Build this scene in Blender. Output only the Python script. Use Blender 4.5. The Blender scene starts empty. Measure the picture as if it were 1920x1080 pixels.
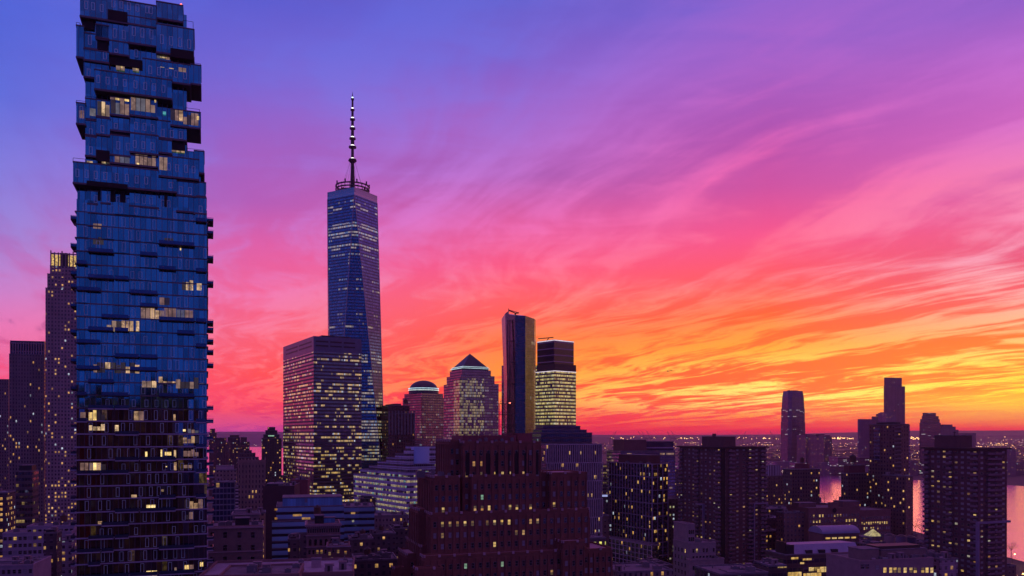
import bpy, math, random
from math import radians as R, sin, cos, tan, pi
from mathutils import Vector

random.seed(11)
S = bpy.context.scene
COL = S.collection

# ------------------------------------------------------------------ camera
H = 110.0            # camera height above the street, metres
F = 1540.0           # focal length in photograph pixels (1920 wide)
HY = 817.0           # horizon row in the photograph
HAZE = 3.2e-5        # extinction of the air per metre
cam = bpy.data.cameras.new('camera'); co = bpy.data.objects.new('camera', cam); COL.objects.link(co)
co.location = (0, 0, H); co.rotation_euler = (R(90), 0, 0)
cam.sensor_width = 36; cam.lens = F / 1920 * 36
cam.shift_y = (HY - 540) / 1920
cam.clip_start = 1; cam.clip_end = 90000
S.camera = co
S.view_settings.view_transform = 'Standard'; S.view_settings.look = 'None'
S.view_settings.exposure = 0.0; S.view_settings.gamma = 1.0
try: S.view_settings.use_curve_mapping = False
except Exception: pass
S.cycles.volume_bounces = 1
S.cycles.max_bounces = 6
S.cycles.glossy_bounces = 3
S.cycles.diffuse_bounces = 2
S.cycles.sample_clamp_indirect = 3.0

def lin(c):
    return tuple(((v / 255) / 12.92 if v / 255 <= .04045 else ((v / 255 + .055) / 1.055) ** 2.4) for v in c)

# ------------------------------------------------------------------ node helper
class N:
    def __init__(s, tree): s.t = tree; s.n = tree.nodes; s.l = tree.links
    def new(s, ty, **k):
        n = s.n.new(ty)
        for a, b in k.items(): setattr(n, a, b)
        return n
    def put(s, sock, v):
        if isinstance(v, bpy.types.NodeSocket): s.l.new(v, sock)
        elif isinstance(v, (tuple, list)):
            if len(sock.default_value) == 4 and len(v) == 3: v = (*v, 1)
            sock.default_value = v
        else: sock.default_value = v
    def m(s, op, a, b=None, c=None, clamp=False):
        n = s.new('ShaderNodeMath', operation=op); n.use_clamp = clamp
        s.put(n.inputs[0], a)
        if b is not None: s.put(n.inputs[1], b)
        if c is not None: s.put(n.inputs[2], c)
        return n.outputs[0]
    def vm(s, op, a, b=None):
        n = s.new('ShaderNodeVectorMath', operation=op); s.put(n.inputs[0], a)
        if b is not None: s.put(n.inputs[1], b)
        return n.outputs['Value'] if op in ('DOT_PRODUCT', 'LENGTH') else n.outputs[0]
    def mix(s, f, a, b, blend='MIX'):
        n = s.new('ShaderNodeMix', data_type='RGBA', blend_type=blend)
        s.put(n.inputs[0], f); s.put(n.inputs[6], a); s.put(n.inputs[7], b)
        return n.outputs[2]
    def mapr(s, v, a, b, c=0., d=1., smooth=False):
        n = s.new('ShaderNodeMapRange'); n.clamp = True
        if smooth: n.interpolation_type = 'SMOOTHSTEP'
        s.put(n.inputs[0], v)
        for i, q in enumerate((a, b, c, d)): s.put(n.inputs[1 + i], q)
        return n.outputs[0]
    def comb(s, x, y, z):
        n = s.new('ShaderNodeCombineXYZ')
        for i, q in enumerate((x, y, z)): s.put(n.inputs[i], q)
        return n.outputs[0]
    def sep(s, v):
        n = s.new('ShaderNodeSeparateXYZ'); s.put(n.inputs[0], v); return n.outputs
    def noise(s, v, scale, detail=4., rough=.5, dist=0.):
        n = s.new('ShaderNodeTexNoise'); s.put(n.inputs['Vector'], v); n.inputs['Scale'].default_value = scale
        n.inputs['Detail'].default_value = detail; n.inputs['Roughness'].default_value = rough
        n.inputs['Distortion'].default_value = dist
        return n.outputs[0]
    def white(s, v):
        n = s.new('ShaderNodeTexWhiteNoise', noise_dimensions='3D'); s.put(n.inputs[0], v); return n.outputs[0], n.outputs[1]
    def ramp(s, f, stops):
        n = s.new('ShaderNodeValToRGB'); r = n.color_ramp
        while len(r.elements) < len(stops): r.elements.new(1.)
        for e, (p, c) in zip(r.elements, stops):
            e.position = p; e.color = (*c, 1) if len(c) == 3 else c
        s.put(n.inputs[0], f); return n.outputs[0]

# ------------------------------------------------------------------ sky (world)
W = bpy.data.worlds.new('World'); S.world = W; W.use_nodes = True
w = N(W.node_tree); w.n.clear()
wo = w.new('ShaderNodeOutputWorld'); bg = w.new('ShaderNodeBackground')
tc = w.new('ShaderNodeTexCoord').outputs['Generated']
dn = w.vm('NORMALIZE', tc); dx, dy, dz = w.sep(dn)
az = w.m('ARCTAN2', dx, dy); el = w.m('ARCSINE', dz)
elf = w.m('DIVIDE', w.m('ADD', el, .02), 1.0, clamp=True)   # ramp position
def pos(px, py):
    a = math.atan((px - 960) / F); e = math.atan((HY - py) * cos(a) / F)
    return min(1, max(0, e + .02))
BRIGHT = {
 0:   [(0,(84,100,216)),(180,(98,108,218)),(330,(135,122,218)),(450,(160,130,212)),(540,(200,125,200)),(610,(232,115,178)),(680,(235,98,150)),(760,(246,88,120)),(817,(215,78,120))],
 480: [(0,(92,98,216)),(150,(116,108,218)),(270,(145,105,210)),(380,(180,112,208)),(460,(208,116,200)),(540,(238,118,180)),(620,(250,118,150)),(700,(255,104,112)),(770,(248,80,105)),(805,(214,76,140)),(817,(180,70,150))],
 960: [(0,(102,100,212)),(120,(122,104,214)),(230,(156,108,212)),(330,(196,112,206)),(420,(238,110,188)),(500,(255,112,150)),(570,(255,128,122)),(630,(255,118,70)),(690,(255,140,30)),(740,(255,152,30)),(785,(255,84,30)),(805,(232,52,80)),(817,(200,50,100))],
 1440:[(0,(150,96,204)),(120,(186,98,200)),(250,(222,98,184)),(350,(246,96,164)),(440,(255,106,145)),(520,(255,116,126)),(590,(255,130,74)),(650,(255,166,54)),(700,(255,220,100)),(750,(255,232,130)),(780,(255,140,24)),(803,(240,54,46)),(817,(190,50,100))],
 1920:[(0,(156,98,206)),(120,(196,106,206)),(230,(218,112,200)),(330,(244,124,176)),(420,(250,140,180)),(480,(250,170,195)),(560,(255,170,160)),(630,(255,190,120)),(690,(255,226,90)),(740,(255,222,70)),(775,(255,160,20)),(803,(244,70,52)),(817,(200,60,100))]}
DARK = {
 0:   [(0,(80,94,210)),(180,(96,102,212)),(330,(132,112,208)),(450,(170,112,196)),(540,(205,100,175)),(610,(190,92,158)),(680,(240,80,130)),(760,(240,70,108)),(817,(200,70,118))],
 480: [(0,(92,90,206)),(150,(122,98,208)),(270,(158,92,192)),(380,(180,88,180)),(460,(222,90,164)),(540,(240,92,146)),(620,(248,92,120)),(700,(252,74,84)),(770,(236,64,104)),(805,(196,66,140)),(817,(170,60,145))],
 960: [(0,(100,90,200)),(120,(130,92,200)),(230,(170,94,192)),(330,(172,88,178)),(420,(226,88,156)),(500,(250,80,126)),(570,(255,90,92)),(630,(255,82,46)),(690,(255,88,16)),(740,(252,62,20)),(785,(238,42,44)),(805,(222,36,74)),(817,(190,40,95))],
 1440:[(0,(122,92,204)),(120,(160,92,196)),(250,(176,76,172)),(350,(206,76,158)),(440,(246,78,136)),(520,(255,84,92)),(590,(255,94,44)),(650,(255,110,22)),(710,(255,104,10)),(750,(255,104,4)),(780,(252,74,22)),(803,(230,38,52)),(817,(180,44,100))],
 1920:[(0,(146,92,198)),(120,(184,94,194)),(230,(204,96,188)),(330,(214,96,170)),(420,(236,88,138)),(480,(234,84,124)),(560,(252,98,100)),(630,(255,122,54)),(690,(255,140,40)),(728,(255,150,26)),(745,(255,190,40)),(775,(255,150,12)),(803,(236,60,54)),(817,(190,54,100))]}
AIR = (.34, .055, .20)   # what the lit air itself adds, so that the glow behind it is given as it is before the air dims it
def beyond(p_, c):
    e_ = p_ - .02
    T_ = math.exp(-HAZE * min(18500, 510 / max(.001, sin(e_)))) if e_ < 1.2 else 1.
    return tuple(min(2.5, max(.002, (q - (1 - T_) * a_) / T_)) / 2.5 for q, a_ in zip(c, AIR))
def field(tab):
    out = None; prev = None
    for px in sorted(tab):
        st = sorted((pos(px, py), lin(c)) for py, c in tab[px])
        st = [(0.0, tuple(q * .5 for q in st[0][1]))] + [s_ for s_ in st if s_[0] > .004]
        st.append((.62, lin((114, 74, 168))))
        st.append((1.0, lin((150, 84, 146))))
        st = [(p_, beyond(p_, c)) for p_, c in st]
        c = w.ramp(elf, st); a = math.atan((px - 960) / F)
        if out is None: out = c
        else: out = w.mix(w.mapr(az, prev, a, smooth=False), out, c)
        prev = a
    return w.mix(1., out, (2.5, 2.5, 2.5), 'MULTIPLY')
# clouds lie on a high sheet whose streaks run toward one azimuth
va = R(-22)
zz = w.m('ADD', w.m('MAXIMUM', dz, 0.), .045)
alo = w.m('DIVIDE', w.m('ADD', w.m('MULTIPLY', dx, sin(va)), w.m('MULTIPLY', dy, cos(va))), zz)
acr = w.m('DIVIDE', w.m('SUBTRACT', w.m('MULTIPLY', dx, cos(va)), w.m('MULTIPLY', dy, sin(va))), zz)
warp = w.noise(w.comb(w.m('MULTIPLY', alo, .35), w.m('MULTIPLY', acr, .5), 3.), 1.0, 3., .5)
acw = w.m('ADD', acr, w.m('MULTIPLY', w.m('SUBTRACT', warp, .5), 1.7))
n1 = w.noise(w.comb(w.m('MULTIPLY', alo, .22), w.m('MULTIPLY', acw, 1.15), 0.), 1.0, 5., .55)
n2 = w.noise(w.comb(w.m('MULTIPLY', alo, .8), w.m('MULTIPLY', acw, 3.6), 7.), 1.0, 5., .6)
n3 = w.noise(w.comb(w.m('MULTIPLY', az, 3.), w.m('MULTIPLY', el, 14.), 5.), 2.0, 5., .6, .6)
n4 = w.noise(w.comb(w.m('MULTIPLY', alo, 2.1), w.m('MULTIPLY', acw, 9.), 2.), 1.0, 4., .6)
nn = w.m('ADD', w.m('ADD', w.m('MULTIPLY', n1, .38), w.m('MULTIPLY', n2, .30)), w.m('ADD', w.m('MULTIPLY', n3, .19), w.m('ADD', .5 * .13, w.m('MULTIPLY', w.m('SUBTRACT', n4, .5), w.mapr(el, .10, .28, .22, .03)))))
wd = w.mapr(el, .02, .30, .036, .07)
cf0 = w.m('ADD', w.m('DIVIDE', w.m('SUBTRACT', nn, .5), w.m('MULTIPLY', wd, 2.)), .5)
cf = w.mapr(cf0, 0., 1., smooth=True)
front = w.mix(cf, field(DARK), field(BRIGHT))
# the eastern sky behind the camera is deep blue
back = w.ramp(elf, [(0., lin((44, 44, 104))), (.06, lin((46, 72, 168))), (.42, lin((58, 74, 176))), (.6, lin((134, 78, 150))), (1., lin((150, 84, 146)))])
aaz = w.m('ABSOLUTE', az)
fb = w.mapr(aaz, R(62), R(150), smooth=True)
skyc = w.mix(fb, front, back)
below = w.mapr(el, -.06, -.005)
skyc = w.mix(below, lin((24, 14, 34)), skyc)
nis = w.new('ShaderNodeTexSky', sky_type='NISHITA'); nis.sun_disc = False
nis.sun_elevation = R(-2.0); nis.sun_rotation = R(22); nis.altitude = 100
skyc = w.mix(.05, skyc, nis.outputs[0], 'ADD')
w.l.new(skyc, bg.inputs[0]); bg.inputs[1].default_value = 1.0
w.l.new(bg.outputs[0], wo.inputs[0])

# the last glow of the sun just under the horizon: one weak, broad, warm sun
sun = bpy.data.lights.new('sun', 'SUN'); sun.energy = .05; sun.angle = R(12); sun.color = (1, .42, .2)
so = bpy.data.objects.new('sun', sun); COL.objects.link(so)
sd = Vector((sin(R(22)) * cos(R(2.5)), cos(R(22)) * cos(R(2.5)), sin(R(2.5))))
so.rotation_euler = sd.to_track_quat('Z', 'Y').to_euler(); so.location = (0, 0, 600)

# ------------------------------------------------------------------ materials
MATS = {}
def mat(name, base, rough=.8, metal=0., var=.25, vscale=.15, ior=1.45, bump=0.):
    if name in MATS: return MATS[name]
    m = bpy.data.materials.new(name); m.use_nodes = True; MATS[name] = m
    q = N(m.node_tree); p = m.node_tree.nodes['Principled BSDF']
    oc = q.new('ShaderNodeTexCoord').outputs['Object']
    nz = q.noise(oc, vscale, 6., .65)
    nf = q.noise(oc, vscale * 11, 3., .6)
    f = q.m('ADD', q.m('MULTIPLY', nz, .7), q.m('MULTIPLY', nf, .3))
    lo = tuple(v * (1 - var) for v in base); hi = tuple(min(1, v * (1 + var)) for v in base)
    q.put(p.inputs['Base Color'], q.mix(q.mapr(f, .3, .7), lo, hi))
    p.inputs['Roughness'].default_value = rough; p.inputs['Metallic'].default_value = metal
    p.inputs['IOR'].default_value = ior
    return m

def emit(name, col, strength, vary=.5):
    if name in MATS: return MATS[name]
    m = bpy.data.materials.new(name); m.use_nodes = True; MATS[name] = m
    q = N(m.node_tree); p = m.node_tree.nodes['Principled BSDF']
    oc = q.new('ShaderNodeTexCoord').outputs['Object']
    rnd = q.new('ShaderNodeObjectInfo').outputs['Random']
    x, y, z = q.sep(oc)
    shift = q.vm('ADD', oc, q.comb(q.m('MULTIPLY', rnd, 50.), 0., 0.))
    blotch = q.noise(shift, .55, 2., .5); spot = q.noise(shift, 1.6, 1., .4)
    f = q.m('ADD', q.mapr(blotch, .36, .62, 1 - vary, 1.), q.mapr(spot, .64, .70, 0., .8 * vary))
    f = q.m('MULTIPLY', f, q.mapr(rnd, 0., 1., 1 - vary * .5, 1.))
    p.inputs['Base Color'].default_value = (.02, .02, .03, 1); p.inputs['Roughness'].default_value = .2
    q.put(p.inputs['Emission Color'], q.mix(q.m('MULTIPLY', rnd, .4), col, (1., .82, .45)))
    q.put(p.inputs['Emission Strength'], q.m('MULTIPLY', f, strength))
    return m

def facade(name, wall, cw, fh, mx=(.12, .88), my=(.3, .9), p=.2, row=.6, run=1, glass=(.02, .03, .05), metal=.0, gl_rough=.08, ior=1.6,
           s=1., warm=(1., .62, .16), cool=(.75, .85, 1.), coolp=.15, wrough=.75, wmetal=0., hp=None, seed=0., tilt=.012, var=.18, zoff=0., dim=.0, blot=.5):
    """A procedural facade in metres: cells cw x fh, a pane inside each, some of them lit. hp: [(height, factor)] shares of lit panes by height."""
    if name in MATS: return MATS[name]
    m = bpy.data.materials.new(name); m.use_nodes = True; MATS[name] = m
    q = N(m.node_tree); pr = m.node_tree.nodes['Principled BSDF']
    uv = q.new('ShaderNodeUVMap').outputs[0]
    u, v, _ = q.sep(uv)
    cu = q.m('DIVIDE', u, cw); cv = q.m('DIVIDE', q.m('ADD', v, zoff), fh)
    iu = q.m('FLOOR', cu); iv = q.m('FLOOR', cv); fu = q.m('FRACT', cu); fv = q.m('FRACT', cv)
    def inside(x, a, b): return q.m('MULTIPLY', q.m('GREATER_THAN', x, a), q.m('LESS_THAN', x, b))
    mask = q.m('MULTIPLY', inside(fu, *mx), inside(fv, *my))
    ru = q.m('FLOOR', q.m('DIVIDE', iu, float(run)))
    r1, rc = q.white(q.comb(ru, iv, seed + .5))
    r0, rc0 = q.white(q.comb(iu, iv, seed + 9.5))
    rf, _ = q.white(q.comb(3.5, iv, seed + 4.5))
    rr, rg, rb = q.sep(rc0)
    mod = q.m('ADD', 1 - row, q.m('MULTIPLY', rf, 2 * row))
    pe = q.m('MULTIPLY', mod, p)
    if hp:
        zmax = max(h for h, _ in hp) + 1.
        pe = q.m('MULTIPLY', pe, q.m('MULTIPLY', q.ramp(q.m('DIVIDE', v, zmax), [(h / zmax, (f / 4,) * 3) for h, f in hp]), 4.))
    if run > 1: rsel = q.m('ADD', q.m('MULTIPLY', r1, .8), q.m('MULTIPLY', r0, .2))
    else: rsel = r1
    lit = q.m('LESS_THAN', rsel, pe)
    inner = q.mapr(q.noise(q.comb(q.m('MULTIPLY', u, .9), q.m('MULTIPLY', v, .9), seed), 1., 3., .7), .38, .62, 1 - blot, 1.2)
    bright = q.m('MULTIPLY', q.m('MULTIPLY', q.mapr(rr, 0., 1., .25, 1.), inner), s)
    bright = q.m('MULTIPLY', bright, q.mapr(fv, my[0], my[1], .6, 1.1))
    es = q.m('MULTIPLY', q.m('MULTIPLY', lit, mask), bright)
    if dim: es = q.m('ADD', es, q.m('MULTIPLY', mask, q.m('MULTIPLY', rg, dim)))
    ec = q.mix(q.m('LESS_THAN', rb, coolp), q.mix(rg, warm, (warm[0], warm[1] * 1.18, warm[2] * 1.9)), cool)
    nz = q.noise(uv, .05, 6., .7)
    wc = q.mix(q.mapr(nz, .3, .7), tuple(x * (1 - var) for x in wall), tuple(x * (1 + var) for x in wall))
    gc = q.mix(rr, tuple(x * .7 for x in glass), tuple(x * 1.3 for x in glass))
    rcol, _ = q.white(q.comb(iu, 7.5, seed + 2.)); 
    tone = q.m('MULTIPLY', q.mapr(rcol, 0., 1., .82, 1.15), q.m('SUBTRACT', 1., q.m('MULTIPLY', q.m('LESS_THAN', fv, .07), .3)))
    wc = q.mix(1., wc, q.comb(tone, tone, tone), 'MULTIPLY')
    if metal < .5: gc = q.mix(q.m('MULTIPLY', q.m('GREATER_THAN', rb, .72), q.m('MULTIPLY', q.m('GREATER_THAN', fv, (my[0]+my[1])/2), .8)), gc, (.15, .13, .18))
    q.put(pr.inputs['Base Color'], q.mix(mask, wc, gc))
    q.put(pr.inputs['Roughness'], q.m('ADD', wrough, q.m('MULTIPLY', mask, gl_rough - wrough)))
    q.put(pr.inputs['Metallic'], q.m('ADD', wmetal, q.m('MULTIPLY', mask, metal - wmetal)))
    pr.inputs['IOR'].default_value = ior
    q.put(pr.inputs['Emission Color'], ec); q.put(pr.inputs['Emission Strength'], es)
    if tilt:
        g = q.new('ShaderNodeNewGeometry').outputs['Normal']
        off = q.vm('MULTIPLY', q.vm('SUBTRACT', rc0, (.5, .5, .5)), (tilt,) * 3)
        off = q.vm('MULTIPLY', off, q.comb(mask, mask, mask))
        q.put(pr.inputs['Normal'], q.vm('NORMALIZE', q.vm('ADD', g, off)))
    return m

# ------------------------------------------------------------------ mesh helper
class G:
    def __init__(s): s.v = []; s.f = []; s.m = []
    def add(s, vs, fs, m=0):
        k = len(s.v); s.v += [tuple(p) for p in vs]; s.f += [tuple(i + k for i in f) for f in fs]; s.m += [m] * len(fs); return s
    def box(s, x0, x1, y0, y1, z0, z1, m=0):
        return s.add([(x0,y0,z0),(x1,y0,z0),(x1,y1,z0),(x0,y1,z0),(x0,y0,z1),(x1,y0,z1),(x1,y1,z1),(x0,y1,z1)],
                     [(0,3,2,1),(4,5,6,7),(0,1,5,4),(1,2,6,5),(2,3,7,6),(3,0,4,7)], m)
    def prism(s, pl, z0, z1, m=0, cap=True, top=None):
        n = len(pl); tp = top or pl
        vs = [(x, y, z0) for x, y in pl] + [(x, y, z1) for x, y in tp]
        fs = [(i, (i + 1) % n, n + (i + 1) % n, n + i) for i in range(n)]
        s.add(vs, fs, m)
        if cap: s.add([(x, y, z1) for x, y in tp], [tuple(range(n))], m)
        return s
    def cyl(s, x, y, z0, z1, r0, r1=None, n=16, m=0):
        r1 = r0 if r1 is None else r1
        a = [(cos(2*pi*i/n), sin(2*pi*i/n)) for i in range(n)]
        vs = [(x + r0*c, y + r0*d, z0) for c, d in a] + [(x + r1*c, y + r1*d, z1) for c, d in a]
        fs = [(i, (i+1) % n, n + (i+1) % n, n + i) for i in range(n)] + [tuple(range(n-1, -1, -1)), tuple(range(n, 2*n))]
        return s.add(vs, fs, m)
    def bar(s, a, b, r=.1, n=5, m=0):
        a = Vector(a); b = Vector(b); d = (b - a).normalized(); p = d.orthogonal().normalized(); q = d.cross(p)
        vs = []
        for e in (a, b):
            for i in range(n): t = 2*pi*i/n; vs.append(e + (p*cos(t) + q*sin(t)) * r)
        fs = [(i, (i+1) % n, n + (i+1) % n, n + i) for i in range(n)] + [tuple(range(n-1,-1,-1)), tuple(range(n,2*n))]
        return s.add(vs, fs, m)
    def ring(s, x, y, z, r, t, h, n=32, m=0):
        vs = []
        for i in range(n):
            c, d = cos(2*pi*i/n), sin(2*pi*i/n)
            vs += [(x+(r-t)*c, y+(r-t)*d, z), (x+r*c, y+r*d, z), (x+r*c, y+r*d, z+h), (x+(r-t)*c, y+(r-t)*d, z+h)]
        fs = []
        for i in range(n):
            a = 4*i; b = 4*((i+1) % n)
            for k in range(4): k2 = (k+1) % 4; fs.append((a+k, b+k, b+k2, a+k2))
        return s.add(vs, fs, m)
    def dome(s, x, y, z, r, h, n=24, k=8, m=0):
        vs = []; fs = []
        for j in range(k):
            t = pi/2*j/k
            for i in range(n): vs.append((x+r*cos(t)*cos(2*pi*i/n), y+r*cos(t)*sin(2*pi*i/n), z+h*sin(t)))
        vs.append((x, y, z+h))
        for j in range(k-1):
            for i in range(n): fs.append((j*n+i, j*n+(i+1) % n, (j+1)*n+(i+1) % n, (j+1)*n+i))
        for i in range(n): fs.append(((k-1)*n+i, (k-1)*n+(i+1) % n, k*n))
        return s.add(vs, fs, m)
    def data(s, name, mats):
        me = bpy.data.meshes.new(name); me.from_pydata(s.v, [], s.f)
        for m in mats: me.materials.append(m)
        me.polygons.foreach_set('material_index', s.m)
        uvl = me.uv_layers.new(name='UVMap')
        me.update()
        for po in me.polygons:
            n = po.normal
            if abs(n.z) > .93:
                for li, vi in zip(po.loop_indices, po.vertices): c = me.vertices[vi].co; uvl.data[li].uv = (c.x, c.y)
            else:
                t = Vector((-n.y, n.x, 0)).normalized()
                for li, vi in zip(po.loop_indices, po.vertices): c = me.vertices[vi].co; uvl.data[li].uv = (c.dot(t) + 500, c.z)
        return me
    def build(s, name, mats, parent=None, label=None, kind=None, smooth=False):
        if not isinstance(mats, (list, tuple)): mats = [mats]
        o = bpy.data.objects.new(name, s.data(name, mats)); COL.objects.link(o)
        if parent: o.parent = parent
        if label: o['label'] = label
        if kind: o['kind'] = kind
        if smooth:
            for po in o.data.polygons: po.use_smooth = True
        return o

def tag(o, label, cat, group=None, kind=None):
    o['label'] = label; o['category'] = cat
    if group: o['group'] = group
    if kind: o['kind'] = kind
    return o
def empty(name, loc, rz=0.):
    o = bpy.data.objects.new(name, None); COL.objects.link(o); o.location = loc; o.rotation_euler = (0, 0, rz)
    o.empty_display_size = 1; return o
def at(px, d, z=0.): return Vector(((px - 960) / F * d, d, z))
def zat(py, d): return H + (HY - py) / F * d

STONE_ = mat('bulkhead_stone', (.20, .16, .20), .85, var=.25)
CONC = mat('roof_gravel', (.13, .13, .17), .9, var=.55, vscale=.35)
METAL = mat('dark_metal', (.03, .03, .035), .5, .4)
ACM = mat('grey_plant', (.12, .12, .15), .6)
PALE = mat('pale_metal', (.35, .36, .4), .5, .2)
TANKWOOD = mat('tank_cedar', (.10, .06, .045), .85)
FRAME = mat('window_frame_grey', (.16, .15, .18), .6)
PANE = mat('pane_dark', (.012, .014, .02), .06, ior=1.7)
PANEB = mat('pane_blind', (.20, .20, .26), .5, ior=1.5)
LIT = [emit('lit_warm', (1., .58, .13), .85), emit('lit_amber', (1., .42, .08), .5), emit('lit_white', (.85, .8, .62), .55), emit('lit_dim', (1., .5, .16), .22)]
BLIND = emit('lit_blind', (.9, .5, .2), .14)
LITG = emit('lit_green', (.35, .85, .6), .5)
RED = emit('beacon_red', (1., .03, .03), 4., .1)
WHITE = emit('beacon_white', (.9, .92, 1.), 2.6, .1)

WIN = {}
def win_data(w_, h_, kind):
    k = (round(w_, 2), round(h_, 2), kind)
    if k in WIN: return WIN[k]
    g = G(); t = min(.12, w_ * .09); a, b = -w_/2, w_/2; c, d = -h_/2, h_/2
    g.box(a, a+t, -.06, .0, c, d); g.box(b-t, b, -.06, .0, c, d)
    g.box(a+t, b-t, -.06, .0, c, c+t); g.box(a+t, b-t, -.06, .0, d-t, d)
    g.box(a+t, b-t, -.05, .0, -t/2, t/2)
    hl = {'u': (1, 2), 'd': (2, 1)}.get(kind[-1] if kind[0] == 'l' and len(kind) > 2 else '', (1, 1))
    g.box(a+t, b-t, -.02, -.004, c+t, -t/2, hl[0]); g.box(a+t, b-t, -.02, -.004, -t/2, d-t, hl[1])
    kind = kind[:2] if kind[0] == 'l' else kind
    pm = {'dark': PANE, 'blind': PANEB, 'l0': LIT[0], 'l1': LIT[1], 'l2': LIT[2], 'l3': LIT[3], 'g': LITG}[kind]
    WIN[k] = g.data('window', [FRAME, pm, BLIND]); return WIN[k]

class Bd:
    """A building: near corner at photograph column c and distance d; local x runs along its right-hand face, local y along its left-hand face."""
    def __init__(s, name, label, c, d, l=None, r=None, a=71.6, L=None, Rr=None, cat='building', group=None):
        s.a = R(a); s.u = Vector((-cos(s.a), sin(s.a))); s.v = Vector((sin(s.a), cos(s.a)))
        s.C = at(c, d); s.e = empty(name, (s.C.x, s.C.y, 0), R(90 - a)); tag(s.e, label, cat, group)
        s.R = s.x(r) if r is not None else Rr; s.L = s.y(l) if l is not None else L
        if s.L is None: s.L = s.R
        if s.R is None: s.R = s.L
        s.wall = G(); s.roof = G(); s.wins = []; s.lit = []; s.used = False
    def x(s, px, y=0.):
        t = (px - 960) / F
        return (t * (s.C.y + y * s.u.y) - s.C.x - y * s.u.x) / (s.v.x - t * s.v.y)
    def y(s, px, x=0.):
        t = (px - 960) / F
        return (t * (s.C.y + x * s.v.y) - s.C.x - x * s.v.x) / (s.u.x - t * s.u.y)
    def dep(s, x=0., y=0.): return s.C.y + x * s.v.y + y * s.u.y
    def z(s, py, x=0., y=0.): return zat(py, s.dep(x, y))
    def px(s, x, y, z):
        P = (s.C.x + x*s.v.x + y*s.u.x, s.dep(x, y)); return 960 + F*P[0]/P[1], HY - (z - H)*F/P[1]
    def tier(s, x0, x1, y0, y1, z1, z0=0., par=1.0, m=0):
        s.wall.prism([(x0,y0),(x1,y0),(x1,y1),(x0,y1)], z0, z1, m, cap=False)
        t = .4
        if par > 0:
            for b in ((x0-.15,x1+.15,y0-.15,y0+t),(x0-.15,x1+.15,y1-t,y1+.15),(x0-.15,x0+t,y0+t,y1-t),(x1-t,x1+.15,y0+t,y1-t)):
                s.roof.box(*b, z1-.25, z1+par*.5, 1)
        s.roof.box(x0+t, x1-t, y0+t, y1-t, z1-.6, z1-.1, 0)
        return z1
    def bulk(s, x0, x1, y0, y1, z0, z1, m, name='bulkhead'):
        g = G(); g.prism([(x0,y0),(x1,y0),(x1,y1),(x0,y1)], z0, z1, 0); g.box(x0-.2,x1+.2,y0-.2,y1+.2,z1,z1+.35, 1)
        return g.build(name, [m, CONC], s.e)
    def tank(s, x, y, z, r=2., h=3.4, leg=3.):
        g = G(); 
        g.cyl(x, y, z+leg, z+leg+h, r, r*.95, 18)
        for k in range(4): g.ring(x, y, z+leg+.4+k*h/4, r*1.02, .06, .1, 18)
        o = g.build('water_tank', TANKWOOD, s.e)
        c = G(); c.cyl(x, y, z+leg+h, z+leg+h+r*.75, r*1.08, .1, 18); c.build('tank_roof', METAL, o)
        q = G()
        for i in (-1, 1):
            for j in (-1, 1): q.bar((x+i*r*.65, y+j*r*.65, z-.3), (x+i*r*.65, y+j*r*.65, z+leg+.02), .15)
        for i in (-1, 1):
            q.bar((x-r*.65, y+i*r*.65, z), (x+r*.65, y+i*r*.65, z+leg*.95), .08); q.bar((x+i*r*.65, y-r*.65, z), (x+i*r*.65, y+r*.65, z+leg*.95), .08)
        q.build('tank_stand', METAL, o)
        return o
    def ac(s, x, y, z, sx=2.5, sy=2., h=1.6):
        g = G(); g.box(x-sx/2, x+sx/2, y-sy/2, y+sy/2, z-.1, z+h); g.cyl(x, y, z+h, z+h+.25, min(sx, sy)*.35, n=12)
        return g.build('air_conditioner', ACM, s.e)
    def clutter(s, x0, x1, y0, y1, z, n=6):
        for i in range(n):
            x, y = random.uniform(x0+1.5, x1-1.5), random.uniform(y0+1.2, y1-1.2); k = i % 5
            if k == 0: s.ac(x, y, z, 1.6+random.random()*1.5, 1.4, .9+random.random()*.6)
            elif k == 1:
                g = G(); g.cyl(x, y, z-.2, z+.9+random.random(), .22, None, 10); g.cyl(x, y, z+.9, z+1.15, .4, .25, 10); g.build('vent', ACM, s.e)
            elif k == 2:
                g = G(); l_ = random.uniform(2, min(6, x1-x0-3)); xx = min(x, x1-l_-1); g.box(xx, xx+l_, y-.3, y+.3, z+.25, z+.75); g.box(xx+.2, xx+.5, y-.2, y+.2, z-.2, z+.3); g.box(xx+l_-.5, xx+l_-.2, y-.2, y+.2, z-.2, z+.3); g.box(xx+l_, xx+l_+.5, y-.3, y+.3, z-.1, z+.75); g.build('duct', PALE, s.e)
            elif k == 3:
                g = G(); g.box(x-1.2, x+1.2, y-1., y+1., z-.2, z+2.3); g.box(x-1.35, x+1.35, y-1.15, y+1.15, z+2.3, z+2.45); g.box(x-.4, x+.4, y-1.04, y-1., z-.1, z+1.9, 1); g.build('stair_bulkhead', [STONE_, METAL], s.e)
            else:
                g = G(); g.box(x-.9, x+.9, y-.6, y+.6, z-.2, z+.25); g.add([(x-.9,y-.6,z+.25),(x+.9,y-.6,z+.25),(x+.9,y+.6,z+.25),(x-.9,y+.6,z+.25),(x-.9,y,z+.7),(x+.9,y,z+.7)], [(0,1,5,4),(2,3,4,5),(0,4,3),(1,2,5)], 1); g.build('skylight', [ACM, PANEB], s.e)
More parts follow.
